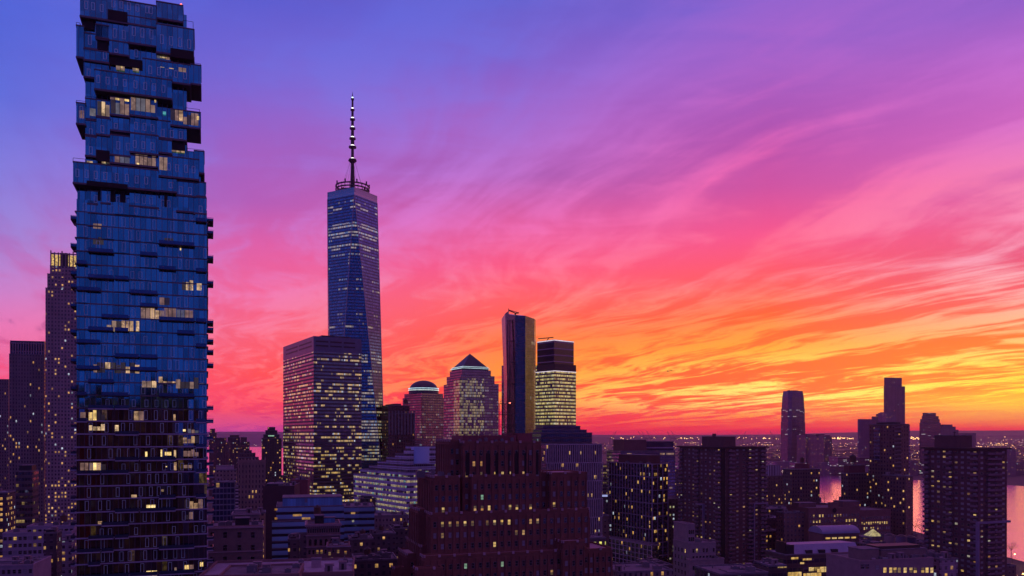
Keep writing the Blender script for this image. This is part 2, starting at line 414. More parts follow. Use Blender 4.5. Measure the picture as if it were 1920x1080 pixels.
    def mast(s, x, y, z, h, r=.15, beacon=None):
        g = G(); g.cyl(x, y, z-.4, z+h, r*1.6, r*.5, 8); g.box(x-r*4, x+r*4, y-r, y+r, z+h*.6, z+h*.6+r*2)
        o = g.build('mast', METAL, s.e)
        if beacon: b = G(); b.cyl(x, y, z+h, z+h+beacon, beacon*.6, n=8); b.build('beacon', RED, o)
        return o
    def win(s, face, a0, off, z, w_, h_, kind='dark'):
        """one window centred at a0 along the face ('R' or 'L'), whose plane is at off"""
        if kind[0] == 'l' and len(kind) == 2: kind += random.choice(('', '', 'u', 'd', 'd'))
        s.wins.append((face, a0, off, z, w_, h_, kind))
    def grid(s, face, a0, a1, n, z0, z1, fh, w_, h_, off=0., p=.06, blind=.2, skip=None):
        k = 0; z = z1 - fh * .55
        while z > z0:
            for i in range(n):
                a = a0 + (a1 - a0) * (i + .5) / n
                if skip and skip(i, k): continue
                x, y = (a, off) if face == 'R' else (off, a)
                qx, qy = s.px(x, y, z); kind = None
                for L_ in s.lit:
                    if abs(qx - L_[0]) < (L_[2] if len(L_) > 2 else 6) and abs(qy - L_[1]) < (L_[3] if len(L_) > 3 else 8): kind = L_[4] if len(L_) > 4 else 'l0'
                if kind is None:
                    r = random.random()
                    kind = random.choice(('l0', 'l0', 'l1', 'l2', 'l3')) if r < p else ('blind' if r < p + blind else 'dark')
                if qy < 1120 and -60 < qx < 1980: s.win(face, a, off, z, w_, h_, kind)
            z -= fh; k += 1
    def finish(s, mats, roofm=None, name='wall'):
        if not isinstance(mats, (list, tuple)): mats = [mats]
        s.wall.build(name, mats, s.e)
        if s.roof.v: s.roof.build('roof', [roofm or CONC, mats[0] if 'fac' not in mats[0].name else CONC], s.e)
        s.flush(); return s
    def flush(s):
        def area(t):
            x, y = (t[1], t[2]) if t[0] == 'R' else (t[2], t[1])
            f = 1. if t[0] == 'R' else .5
            qx, qy = s.px(x, y, t[3]); ok = 0 < qx < 1920 and qy < 1080
            return (ok, t[6][0] in 'lg', t[4]*t[5]*f/s.dep(x, y)**2)
        ws = sorted(s.wins, key=area, reverse=True)
        rest = []
        for i, t in enumerate(ws):
            me = win_data(t[4], t[5], t[6])
            loc = (t[1], t[2], t[3]) if t[0] == 'R' else (t[2], t[1], t[3])
            rz = 0. if t[0] == 'R' else -pi/2
            if i < 100:
                o = bpy.data.objects.new('window', me); COL.objects.link(o); o.parent = s.e
                o.location = loc; o.rotation_euler = (0, 0, rz)
            else: rest.append((me, loc, rz))
        if rest:
            vs, fs, ms, mats = [], [], [], []
            for me, loc, rz in rest:
                k = len(vs); c, d = cos(rz), sin(rz)
                for q in me.vertices: vs.append((loc[0]+q.co.x*c-q.co.y*d, loc[1]+q.co.x*d+q.co.y*c, loc[2]+q.co.z))
                for po in me.polygons:
                    fs.append(tuple(i + k for i in po.vertices)); mt = me.materials[po.material_index]
                    if mt not in mats: mats.append(mt)
                    ms.append(mats.index(mt))
            me = bpy.data.meshes.new('window'); me.from_pydata(vs, [], fs)
            for mt in mats: me.materials.append(mt)
            me.polygons.foreach_set('material_index', ms)
            o = bpy.data.objects.new('window', me); COL.objects.link(o); o.parent = s.e; o['kind'] = 'stuff'
        s.wins = []

# ------------------------------------------------------------------ setting
def sheet(name, pts, z, m):
    me = bpy.data.meshes.new(name); me.from_pydata([(x, y, z) for x, y in pts], [], [tuple(range(len(pts)))]); me.materials.append(m)
    o = bpy.data.objects.new(name, me); COL.objects.link(o); o['kind'] = 'structure'; return o
GR = mat('asphalt_city', (.045, .04, .05), .85, var=.4, vscale=.01)
sheet('ground', [(-14500, -800), (14500, -800), (14500, 17500), (-14500, 17500)], 0, GR)
wm = bpy.data.materials.new('river_water'); wm.use_nodes = True
q = N(wm.node_tree); p = wm.node_tree.nodes['Principled BSDF']
p.inputs['Base Color'].default_value = (.95, .30, .90, 1); p.inputs['Roughness'].default_value = .16; p.inputs['Metallic'].default_value = .85; p.inputs['IOR'].default_value = 1.33  # pink of the reflected sky put into the base colour
oc = q.new('ShaderNodeTexCoord').outputs['Object']
wx, wy, wz = q.sep(oc)
bp = q.new('ShaderNodeBump'); bp.inputs['Strength'].default_value = .5; bp.inputs['Distance'].default_value = 1.0
nb = q.m('ADD', q.noise(q.comb(q.m('MULTIPLY', wx, .05), q.m('MULTIPLY', wy, .09), 0.), 1., 5., .65), q.m('MULTIPLY', q.noise(oc, .012, 3.), .8))
q.put(bp.inputs['Height'], nb); q.put(p.inputs['Normal'], bp.outputs[0])
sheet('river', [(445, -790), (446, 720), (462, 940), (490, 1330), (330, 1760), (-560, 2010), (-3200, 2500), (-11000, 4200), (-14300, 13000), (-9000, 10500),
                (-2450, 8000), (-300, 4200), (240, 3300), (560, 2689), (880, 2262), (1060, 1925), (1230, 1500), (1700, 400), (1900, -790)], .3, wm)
# hills on the skyline
def hills(name, dist, prof, m, depth=2500):
    g = G(); n = len(prof)
    vs = []
    for px, z in prof: x = (px - 960) / F * dist; vs += [(x, dist, 0), (x, dist + depth*.35, z), (x*1.05, dist + depth, z*.6)]
    fs = []
    for i in range(n-1):
        a = 3*i; b = 3*(i+1); fs += [(a, b, b+1, a+1), (a+1, b+1, b+2, a+2)]
    g.add(vs, fs); o = g.build(name, m, smooth=True); o['kind'] = 'structure'; return o
hm = mat('hill_woods', (.05, .05, .05), .95, var=.3, vscale=.002)
def prof(base, amp, seed, x0=-700, x1=2600, st=30, extra=None):
    rr = random.Random(seed); ph = [rr.uniform(0, 6) for _ in range(6)]
    out = []
    for px in range(x0, x1, st):
        v = sum(sin(px / k + ph[i]) * a_ for i, (k, a_) in enumerate(((310., .5), (170., .3), (83., .15), (37., .08), (19., .04))))
        v = base(px) + amp * v
        out.append((px, max(5, v)))
    return out
hills('far_hills', 13800, prof(lambda x: 135 + 45 * (x < 700) + 58 * max(0, min(1, (x - 1500) / 250)), 14, 3), hm)
hills('near_hills', 10800, prof(lambda x: 94 + 18 * max(0, min(1, (x - 1500) / 300)) + 35 * max(0, min(1, (700 - x) / 200)), 9, 8), hm, 1800)

# ================================================================== the stacked glass tower on the left
GLASSB = facade('fac_stack_glass', (.10, .13, .19), 1.55, 4.05, (.05, .95), (.0, 1.), p=0., glass=(.10, .33, .38), metal=1., gl_rough=.05, wmetal=.6, wrough=.4, tilt=.018, var=.1)
GLASSL = facade('fac_stack_low', (.07, .06, .09), 1.55, 3.95, (.05, .95), (.0, 1.), p=.10, row=.4, run=3, glass=(.16, .16, .22), metal=1., gl_rough=.06, wmetal=.3, wrough=.4, tilt=.05, var=.1, s=.16, blot=.9, zoff=.4, cool=(.9, .5, .4), coolp=.3)  # same glass, tinted duller in place of the dark city it reflects
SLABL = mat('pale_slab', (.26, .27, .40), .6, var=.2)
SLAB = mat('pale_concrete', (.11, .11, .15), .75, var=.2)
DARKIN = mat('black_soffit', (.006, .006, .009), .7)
RAIL = mat('glass_rail', (.05, .10, .20), .15, .7)
WFR = mat('silver_frame', (.50, .85, 1.), .4, .1)
T = Bd('stacked_glass_tower', 'very tall tower of jutting blue glass boxes and balconies filling the left side', 144, 250, None, 388, 69.5, L=26, cat='skyscraper')
e = T.e
prt = []   # front faces: (x0, x1, z0, z1, y)
def fy(x, z):
    """front plane at a point of the face"""
    b = 0.
    for x0, x1, z0, z1, y in prt:
        if x0 <= x <= x1 and z0 <= z <= z1: b = min(b, y)
    return b
T_TOP = 244.0
# central shaft, slightly behind the boxes
body = G()
zL = T.z(742, 0, 0)                                      # where the bluish mirrored storeys begin
body.prism([(0, 0), (T.R, 0), (T.R, 26), (0, 26)], 0, zL, 1, cap=False)
for px0, px1, py0, py1 in ((145, 386, 742, 350), (160, 376, 350, 258), (160, 350, 258, 120), (158, 350, 120, -8)):
    xx0, xx1 = T.x(px0, .6), T.x(px1, .6)
    body.prism([(xx0, .6), (xx1, .6), (xx1, 22), (xx0, 22)], T.z(py0, 0, 0), T.z(py1, 0, 0), 0)
body.build('shaft', [GLASSB, GLASSL], e)
def cbox(px0, px1, py0, py1, out, back=12., sof=True, par=True, slab=True):
    """a cantilevered glass box: pixel columns px0..px1, rows py0 (top)..py1 (bottom) measured at its left end"""
    x0 = T.x(px0, -out); x1 = T.x(px1, -out); z1 = T.z(py0, x0, -out); z0 = T.z(py1, x0, -out)
    g = G(); g.prism([(x0, -out), (x1, -out), (x1, back), (x0, back)], z0, z1, 0)
    o = g.build('glass_box', GLASSB, e)
    s_ = G(); s_.box(x0-.12, x1+.12, -out-.15, back+.1, z0-.55, z0, 0); s_.box(x0-.12, x1+.12, -out-.15, back+.1, z1, z1+.35, 0)
    s_.build('slab', [SLAB], o)
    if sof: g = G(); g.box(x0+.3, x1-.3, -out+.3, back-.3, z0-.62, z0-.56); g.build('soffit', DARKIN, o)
    prt.append((x0, x1, z0, z1, -out))
    return o
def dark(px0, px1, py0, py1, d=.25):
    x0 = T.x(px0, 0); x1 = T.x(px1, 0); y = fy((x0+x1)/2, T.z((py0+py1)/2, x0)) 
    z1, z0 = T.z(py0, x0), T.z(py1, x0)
    g = G(); g.box(x0, x1, y-d, y+.02, z0, z1); g.build('recess_shade', DARKIN, e)  # black panel on the face, a recess's shade put into its colour
BOXES = [(150, 293, -12, 28, 1.5), (293, 343, 3, 32, .5), (293, 364, 45, 96, 2.2), (143, 157, 48, 105, 1.), (180, 240, 30, 70, .9), (158, 182, 62, 88, .5),
         (240, 294, 30, 78, 1.4), (205, 241, 76, 98, 1.2), (179, 204, 46, 68, .9), (157, 204, 92, 110, 1.4), (293, 320, 92, 112, .6),
         (157, 204, 113, 142, .8), (177, 322, 131, 165, 3.0), (268, 357, 110, 145, 1.8), (357, 377, 121, 155, 1.2),
         (143, 160, 193, 230, 1.5), (160, 180, 185, 222, .7), (181, 206, 187, 216, .5), (207, 243, 182, 213, 1.4), (244, 295, 181, 214, 1.8), (295, 350, 226, 256, 1.0), (320, 376, 205, 233, 1.6),
         (160, 181, 223, 253, .6), (181, 206, 221, 250, 1.1), (206, 243, 216, 242, .7), (244, 296, 216, 247, 1.2),
         (160, 206, 253, 290, .7), (206, 244, 253, 288, 1.1), (244, 297, 250, 283, 1.5), (297, 322, 262, 284, .9), 
         (137, 297, 304, 341, 3.0), (297, 373, 292, 328, 2.0), (297, 331, 328, 356, 1.4), (206, 296, 287, 303, .9), (364, 383, 283, 322, .9),
         (331, 368, 340, 364, .9), (368, 386, 342, 366, .7), (243, 297, 355, 384, .9), (164, 183, 358, 380, .5), (189, 207, 355, 379, .6), (331, 362, 368, 394, .8), (362, 387, 370, 398, .7)]
for b in BOXES: cbox(*b)
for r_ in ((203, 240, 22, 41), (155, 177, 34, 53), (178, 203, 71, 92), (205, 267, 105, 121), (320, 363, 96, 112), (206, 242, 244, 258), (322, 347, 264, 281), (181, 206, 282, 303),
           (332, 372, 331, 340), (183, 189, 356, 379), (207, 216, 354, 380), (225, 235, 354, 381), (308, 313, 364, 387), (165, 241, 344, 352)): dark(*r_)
# storeys: slab line, bays that step in and out, balconies
fh = 3.98
zf = T.z(372, 0, 0); rows = []
while zf > 40: rows.append(zf); zf -= fh
bays = [144, 165, 190, 215, 243, 262, 297, 331, 366, 388]
bx = [T.x(p_, 0) for p_ in bays]
rng = random.Random(5)
for k, z1 in enumerate(rows):
    low = z1 < zL
    g = G(); i = 0
    g.box(-.5, T.R+.4, -.55, 26.2, z1-fh-.28, z1-fh+.12)
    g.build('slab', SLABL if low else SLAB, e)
    while i < len(bays) - 1:
        j = min(len(bays) - 1, i + rng.choice((1, 1, 2, 2, 3)))
        out = rng.choice((.12, .3, .5, .75, .95)) if not low else rng.choice((.1, .2, .35))
        x0, x1 = bx[i], bx[j]
        g = G(); g.prism([(x0, -out), (x1, -out), (x1, .1), (x0, .1)], z1-fh+.12, z1-.28, 0)
        g.build('bay', GLASSL if low else GLASSB, e); prt.append((x0, x1, z1-fh+.12, z1-.28, -out))
        i = j
def balcony(x0, x1, z, out=2.0, y0=-.3, side=None):
    g = G(); g.box(x0, x1, y0-out, y0, z-.55, z-.2)
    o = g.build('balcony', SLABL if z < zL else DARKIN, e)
    q_ = G(); q_.box(x0+.05, x1-.05, y0-out+.04, y0-out+.1, z-.2, z+.75); q_.box(x0, x1, y0-out, y0-out+.12, z+.75, z+.85)
    q_.box(x0+.04, x0+.1, y0-out+.1, y0, z-.2, z+.8); q_.box(x1-.1, x1-.04, y0-out+.1, y0, z-.2, z+.8)
    q_.build('railing', RAIL, o)
for k, z1 in enumerate(rows):
    z = z1 - fh
    low = z1 < zL
    for i in range(len(bays)-1):
        if rng.random() < (.34 if not low else .42) and (k + i) % 2 == 0:
            j = min(len(bays)-1, i + rng.choice((1, 2, 2)))
            balcony(bx[i]+.2, bx[j]-.2, z, 1.7 if not low else 1.3)
# balconies that stick out beyond the two ends
for py in (408, 460, 512, 536, 572, 622, 676, 728, 800, 850, 880, 905, 935, 960, 985, 1010, 1035, 1060):
    x0 = T.x(133, 2.); zz_ = T.z(py, 0, 0)
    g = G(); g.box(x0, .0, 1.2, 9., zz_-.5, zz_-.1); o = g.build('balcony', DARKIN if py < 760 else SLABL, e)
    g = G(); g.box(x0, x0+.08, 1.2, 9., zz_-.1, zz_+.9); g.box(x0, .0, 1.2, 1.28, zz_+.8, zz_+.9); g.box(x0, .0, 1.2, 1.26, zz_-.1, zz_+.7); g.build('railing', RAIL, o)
for py in (414, 437, 484, 531, 605, 618, 640, 660, 685, 765, 790, 822, 846, 870, 893, 915, 940, 962, 985, 1010, 1030, 1052):
    x1 = T.x(400, 4.); zz_ = T.z(py, T.R, 3)
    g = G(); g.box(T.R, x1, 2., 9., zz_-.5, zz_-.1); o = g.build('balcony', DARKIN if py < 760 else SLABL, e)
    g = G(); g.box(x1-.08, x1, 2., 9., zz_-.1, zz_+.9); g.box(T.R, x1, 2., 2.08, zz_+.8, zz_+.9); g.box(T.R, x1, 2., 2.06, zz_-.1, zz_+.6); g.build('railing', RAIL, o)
# rails on the roofs of boxes
for (pa, pb, py, yy) in ((343, 362, 38, -2.2), (143, 150, 42, -1), (357, 376, 117, -1.2), (348, 374, 202, -1.6), (143, 160, 188, -1.5), (160, 180, 180, -.7), (350, 382, 278, -.9), (137, 160, 296, -3.), (298, 322, 4, -.5)):
    x0, x1 = T.x(pa, yy), T.x(pb, yy); z = T.z(py, x0, yy)
    g = G(); g.bar((x0, yy, z), (x1, yy, z), .07); g.bar((x0, yy, z), (x0, yy, z-1.6), .07); g.bar((x1, yy, z), (x1, yy, z-1.6), .07); g.bar((x1, yy, z), (x1, yy+8, z), .07)
    g.build('railing', METAL, e)
x_ = T.x(339.5, -.5); z_ = T.z(9, x_, -.5); g = G(); g.cyl(x_, -.4, z_-1.6, z_, .12); g.dome(x_, -.4, z_, .34, .5, 10, 4, 1); g.build('beacon', [METAL, RED], e)
# opening windows: thin pale rectangles on the glass
wl = []
def wframe(px, py0, py1, wpx=6.5):
    x0 = T.x(px - wpx/2, -1); x1 = T.x(px + wpx/2, -1); za = T.z(py1, x0, -1); zb = T.z(py0, x0, -1)
    y = fy((x0+x1)/2, (za+zb)/2) - .03; t = .15
    wl.append((x0, x1, y, za, zb, t))
UP = [(162, 3, 18), (175, 6, 20), (191, 9, 23), (213, 0, 15), (228, 3, 17), (242, 6, 20), (258, 9, 23), (276, 12, 26), (283, 13, 27), (215, 53, 70), (232, 56, 73), (251, 51, 68), (267, 54, 71), (284, 57, 74),
      (304, 68, 85), (321, 71, 88), (338, 74, 91), (355, 77, 94), (168, 65, 82), (218, 92, 99), (255, 90, 104), (197, 98, 112), (166, 128, 142), (282, 125, 140), (298, 128, 143), (313, 131, 145), (330, 134, 147), (347, 137, 150),
      (186, 146, 160), (203, 149, 163), (219, 151, 165), (235, 153, 167), (255, 156, 170), (273, 159, 173), (290, 161, 175), (307, 164, 178), (153, 200, 224), (170, 240, 254), (192, 235, 249), (217, 230, 240), (255, 229, 243), (271, 231, 245), (286, 233, 247),
      (305, 242, 256), (322, 244, 258), (339, 246, 260), (170, 274, 288), (222, 265, 280), (240, 268, 282), (253, 264, 278), (269, 266, 280), (286, 268, 282), (317, 308, 321), (332, 310, 323), (349, 311, 325), (363, 313, 326),
      (147, 320, 335), (164, 322, 337), (181, 324, 339), (199, 326, 341), (220, 328, 343), (239, 330, 344), (257, 333, 347), (275, 335, 349), (320, 342, 353), (339, 349, 363), (356, 351, 365), (179, 365, 379), (203, 364, 378), (221, 366, 380), (239, 368, 382), (256, 365, 380), (270, 367, 382), (283, 369, 383), (305, 373, 388), (316, 374, 388), (376, 385, 398)]
for a_ in UP: wframe(*a_)
for k, z1 in enumerate(rows):
    xs = 1.6 + rng.random() * 2.
    while xs < T.R - 1:
        y = fy(xs, z1 - 2) - .03
        if rng.random() < .8:
            hh = 2.9 if k % 5 else 2.2
            wl.append((xs, xs+1.0, y, z1-fh+.45, z1-fh+.45+hh, .13 if not low else .09))
        xs += rng.choice((2.3, 2.9, 3.6, 4.4))
def frame_into(g, x0, x1, y, za, zb, t):
    g.box(x0, x0+t, y-.05, y, za, zb); g.box(x1-t, x1, y-.05, y, za, zb); g.box(x0+t, x1-t, y-.05, y, za, za+t); g.box(x0+t, x1-t, y-.05, y, zb-t, zb)
rest = G()
for i, a_ in enumerate(wl):
    if i < 100: g = G(); frame_into(g, *a_); g.build('window_frame', WFR, e)
    else: frame_into(rest, *a_)
rest.build('window_frame', WFR, e, kind='stuff')
# lit rooms
def room(px0, px1, py0, py1, m, n=0):
    x0 = T.x(px0, -1); x1 = T.x(px1, -1); za = T.z(py1, x0, -1); zb = T.z(py0, x0, -1)
    y = min(fy(x0+.2, (za+zb)/2), fy(x1-.2, (za+zb)/2)) - .02
    g = G(); k = max(1, round((x1-x0) / 1.25)); rq = random.Random(int(px0*7+py0))
    for i in range(k):
        h_ = (zb-za)*rq.choice((1., 1., 1., .8, .6)); g.box(x0+(x1-x0)*i/k, x0+(x1-x0)*(i+1)/k, y-.02, y, za, za+h_, 0 if k == 1 else rq.choice((0, 0, 0, 2, 2, 3)))
    for i in range(1, k): xx = x0 + (x1-x0)*i/k; g.box(xx-.08, xx+.08, y-.05, y-.02, za, zb, 1)
    g.build('lit_window', [m, METAL, LG1, LG0], e)
LG0 = emit('room_dark', (.3, .2, .3), .07, .3); LG1 = emit('room_dim', (.75, .40, .34), .36, .5); LG2 = emit('room_mid', (1., .58, .30), .8, .75); LG3 = emit('room_bright', (1., .66, .22), 1.5, .6); LG4 = emit('room_grey', (.42, .42, .62), .26, .4)
for a_ in ((294, 318, 94, 108, LG4), (300, 312, 103, 107, LG3), (217, 233, 116, 128, LG1), (248, 260, 118, 130, LG1), (225.5, 229.5, 120, 125, LG3), (254, 257, 124, 128, LG3), (301, 308, 126.5, 128, LG2), (317, 326, 129, 130.5, LG2), (335, 349, 128, 136, LG1),
           (168, 179, 193, 216, LG4), (182, 205, 188, 215, LG2), (207, 242, 183, 187, LG3), (208, 242, 187, 213, LG4), (245, 291, 181, 183.5, LG3), (246, 291, 184, 208, LG4), (290, 293, 186, 194, LG3), (305, 311, 203, 212, emit('room_teal', (.1, .8, .9), .6)), (320, 343, 206, 226, LG2), (344, 372, 211, 234, LG2), (369, 373, 214, 226, LG3),
           (149, 158, 198, 222, LG1), (322, 346, 272, 282, LG2), (162, 173, 297, 303, LG2), (190, 206, 290, 304, LG2), (215, 243, 288, 304, LG4), (254, 292, 289, 311, LG4), (256.5, 261, 304, 309, LG3), (299, 314, 296, 320, LG1),
           (174, 190, 411, 427, LG1), (174, 194, 443, 457, LG2), (308, 325, 445, 457, LG2), (337, 340, 463, 468, LG3), (341, 362, 524, 543, LG2), (369, 378, 531, 544, LG2), (299, 318, 557, 571, LG1),
           (264, 307, 576, 596, LG2), (308, 330, 577, 599, LG1), (331, 362, 580, 602, LG4), (200, 228, 601, 621, LG1), (228, 250, 601, 620, LG2), (255, 261, 602, 621, LG2), (175, 197, 679, 698, LG1), (197, 226, 679, 699, LG2), (226, 261, 679, 699, LG2), (266, 293, 706, 726, LG2), (297, 329, 706, 727, LG2), (330, 372, 707, 728, LG1), (374, 383, 711, 728, LG2),
           (150, 160, 769, 788, LG1), (166, 196, 769, 789, LG3), (166, 196, 795, 807, LG2), (251, 269, 771, 788, LG2), (325, 329, 774, 788, LG2), (215, 222, 797, 810, LG2), (343, 348, 804, 809, LG3), (352, 372, 804, 812, LG4), (343, 373, 818, 831, LG2), (272, 276, 847, 857, LG3), (301, 304, 843, 859, LG3), (309, 321, 843, 854, LG3), (326, 330, 844, 858, LG2), (344, 372, 843, 856, LG1),
           (150, 165, 868, 882, LG1), (167, 180, 868, 882, LG3), (180, 198, 868, 882, LG2), (310, 313, 873, 876, LG3), (326, 331, 867, 882, LG2), (344, 360, 872, 878, LG1), (274, 291, 940, 958, LG3), (346, 380, 937, 955, LG2), (346, 362, 961, 974, LG3), (274, 294, 1062, 1085, LG3), (346, 363, 1055, 1068, LG3), (375, 381, 1055, 1063, LG3), (327, 331, 1060, 1072, LG1), (183, 200, 978, 984, LG2), (246, 256, 928, 933, LG2), (302, 307, 918, 922, LG2)):
    room(*a_)

# buildings behind the camera that the glass mirrors
BRK = mat('dark_brick', (.09, .045, .045), .85, var=.3)

# ================================================================== the tall faceted tower
WT = facade('fac_faceted', (.05, .08, .13), 1.55, 3.9, (.04, .96), (.42, .96), p=.36, row=.9, run=9, glass=(.09, .21, .30), metal=1., gl_rough=.07, wmetal=.9, wrough=.25, s=.5, warm=(1., .70, .27), cool=(.6, .8, 1.), coolp=.16, tilt=.006,
            hp=[(0, 1.3), (150, 1.2), (195, 1.1), (215, .7), (240, .35), (300, .45), (310, .5), (340, .5), (346, 1.0), (372, 1.0), (375, .0), (389, .0), (392, 1.1), (403, 1.1), (405, 0.)], seed=3)
e = empty('faceted_glass_skyscraper', (at(661, 1044).x, 1044, 0), R(15)); tag(e, 'tallest skyscraper of triangular mirror glass facets with a needle mast', 'skyscraper')
bz, tz = 18., 408.
bs = [(46.5*cos(R(-135+90*i))+5.5, 46.5*sin(R(-135+90*i))-1.) for i in range(4)]      # base corners
ts = [(31.2*cos(R(-90+90*i)), 31.2*sin(R(-90+90*i))) for i in range(4)]        # top corners
g = G()
B3 = [(x, y, bz) for x, y in bs]; T3 = [(x, y, tz) for x, y in ts]
for i in range(4):
    g.add([B3[i], B3[(i+1) % 4], T3[i]], [(0, 1, 2)]); g.add([T3[i], B3[(i+1) % 4], T3[(i+1) % 4]], [(0, 1, 2)])
g.prism(bs, 0, bz, 0)
g.build('glass_facet', WT, e)
g = G(); g.prism(ts, tz, 417, 0); g.build('parapet', [facade('fac_parapet', (.2, .26, .34), 60., 3., (0, 1), (.06, .94), p=0, glass=(.17, .24, .3), metal=1., wmetal=1., wrough=.3)], e)
g = G()
for i in range(4):
    g.bar(T3[i], B3[i], .45); g.bar(T3[i], B3[(i+1) % 4], .45)
g.build('steel_edge', PALE, e)
# communications rings
g = G()
for z in (417.5, 421.5, 425.5): g.ring(0, 0, z, 21.5, 1.3, 1.5, 48)
for i in range(24): t = 2*pi*i/24; g.bar((21*cos(t), 21*sin(t), 416.5), (21*cos(t), 21*sin(t), 427.5), .35)
for i in range(9): t = i*.7; g.box(21*cos(t)-.8, 21*cos(t)+.8, 21*sin(t)-.8, 21*sin(t)+.8, 426, 430.5)
for i in range(8): t = pi*i/4; g.bar((0, 0, 420), (21*cos(t), 21*sin(t), 420), .5)
g.build('antenna_ring', METAL, e)
zt = lambda py: zat(py, 1044)
g = G(); zs = [417, zt(300), zt(276), zt(260), zt(241), zt(224), zt(206), zt(186), zt(172)]; rs = [3.4, 1.9, 2.4, 2.0, 1.8, 1.6, 1.3, 1.0, .1]
for i in range(8): g.cyl(0, 0, zs[i], zs[i+1], rs[i], rs[i+1] if i in (0, 7) else rs[i]*.9, 12)
for i in range(1, 8): g.cyl(0, 0, zs[i]-1., zs[i]+.9, rs[i]*2. if i > 1 else 4.8, None, 14)
g.cyl(0, 0, zs[1]-3.5, zs[1]-1, 3.2, 5.6, 14)
mast = g.build('mast', METAL, e)
for i in range(1, 8):
    b = G(); b.cyl(0, 0, zs[i]+.9, zs[i]+2.6, rs[i]*1.1, rs[i]*1.02, 12); b.build('beacon', WHITE if i != 7 else emit('beacon_blue', (.4, .9, 1.), 3.), mast)
for i in range(8):
    t = pi*i/4 + .2; b = G(); b.bar((16*cos(t), 16*sin(t), 417), (3*cos(t), 3*sin(t), zs[1]-2), .14, 4); b.build('guy_cable', METAL, mast)

# ================================================================== big office block in front of it
SEV = facade('fac_office_block', (.035, .032, .05), 1.5, 4.05, (.05, .95), (.42, .92), p=.33, row=.8, run=3, glass=(.15, .15, .21), metal=1., gl_rough=.1, wmetal=0., wrough=.6, s=.85, warm=(1., .60, .15), cool=(.8, .85, 1.), coolp=.14, tilt=.012,
             hp=[(0, 1.3), (60, 1.3), (100, 1.0), (200, 1.05), (212, .8), (214, 0.), (240, 0.)], seed=11)
B = Bd('office_block', 'wide glass office block with scattered yellow lit floors in front of the tallest tower', 588, 930, 531, 678, 60, cat='office tower')
z1 = B.z(630); zc = B.z(659)
B.tier(0, B.R, 0, B.L, zc, par=0); B.finish(SEV)
g = G(); g.prism([(0, 0), (B.R, 0), (B.R, B.L), (0, B.L)], zc, z1); 
cr = g.build('crown', mat('crown_metal', (.10, .11, .18), .4, .6), B.e)
g = G()
for py0, py1 in ((638, 641), (646, 649)):
    for a0, a1 in ((.04, .3), (.34, .58), (.62, .86)): g.box(B.R*a0, B.R*a1, -.12, 0, B.z(py1), B.z(py0)); 
    for a0, a1 in ((.06, .45), (.5, .9)): g.box(-.12, 0, B.L*a0, B.L*a1, B.z(py1), B.z(py0))
g.build('louver', METAL, cr)
B.mast(B.R*.35, 8, z1, 9); g = G(); g.box(B.R*.2, B.R*.8, 6, B.L-6, z1, z1+2.2); g.build('bulkhead', METAL, B.e)

# ---------------- dark stepped brick tower by the river side
DB = facade('fac_barclay', (.065, .035, .04), 2.9, 3.9, (.32, .68), (.25, .8), p=.05, glass=(.01, .01, .02), s=.7, warm=(1., .4, .06), seed=21, wrough=.9)
B = Bd('stepped_brick_tower', 'dark brown stepped brick tower directly right of the tallest tower', 728, 1000, 706, 778, 64, cat='tower')
zz1 = B.z(775)
B.tier(0, B.R, 0, B.L, zz1); x0, x1 = B.x(722, 3), B.x(768, 3); B.tier(max(1, x0), x1, 3, B.L-3, B.z(760), zz1-1)
x0, x1 = B.x(739, 6), B.x(752, 6); B.tier(x0, x1, 6, B.L-8, B.z(757), B.z(761))
for i in range(9):
    xx = 1 + i * (B.R-2)/8; B.roof.box(xx-.9, xx+.9, -.6, .4, zz1-26, zz1+3, 1)
B.finish(DB, BRK)
B.tank(B.x(762, 10), 12, B.z(758), 2.5, 4., 2.)

# ---------------- domed tower
GRAN = (.17, .12, .14)
DOM = facade('fac_granite_dome', GRAN, 3.3, 4.05, (.16, .84), (.22, .86), p=.30, row=.6, run=2, glass=(.22, .16, .24), metal=.9, gl_rough=.12, s=.25, warm=(1., .65, .28), cool=(.6, .8, .95), coolp=.4, seed=31, hp=[(0, 1.), (110, 1.2), (150, .6), (180, .15), (200, .1)])
COP = mat('green_copper', (.05, .07, .10), .5, .5, var=.2)
LEDC = emit('led_cyan', (.55, .85, 1.), 1.3, .3)
B = Bd('domed_tower', 'stone and glass tower under a dark half round dome with a bright rim', 790, 1300, 755, 834, 50, cat='tower')
z0 = B.z(745); zb = B.z(737)
B.tier(0, B.R, 0, B.L, z0, par=.5); B.tier(2, B.R-2, 2, B.L-2, zb, z0-.5, par=.5); B.finish(DOM)
cx, cy = B.R/2, B.L/2; d_ = B.dep(cx, cy); rr = 28.5/F*d_
g = G(); g.cyl(cx, cy, zb-.5, zat(731, d_), rr*.98, n=40); o = g.build('drum', COP, B.e)
g = G(); g.dome(cx, cy, zat(731, d_), rr*.93, zat(713.5, d_)-zat(731, d_), 40, 10); g.build('dome', COP, B.e, smooth=True)
for py in (729.5, 732.8): g = G(); g.ring(cx, cy, zat(py, d_), rr*1.0, .6, 1.0, 64); g.build('light_ring', LEDC, B.e)
SUNSET = emit('dummy', (1, .2, .05), .0)

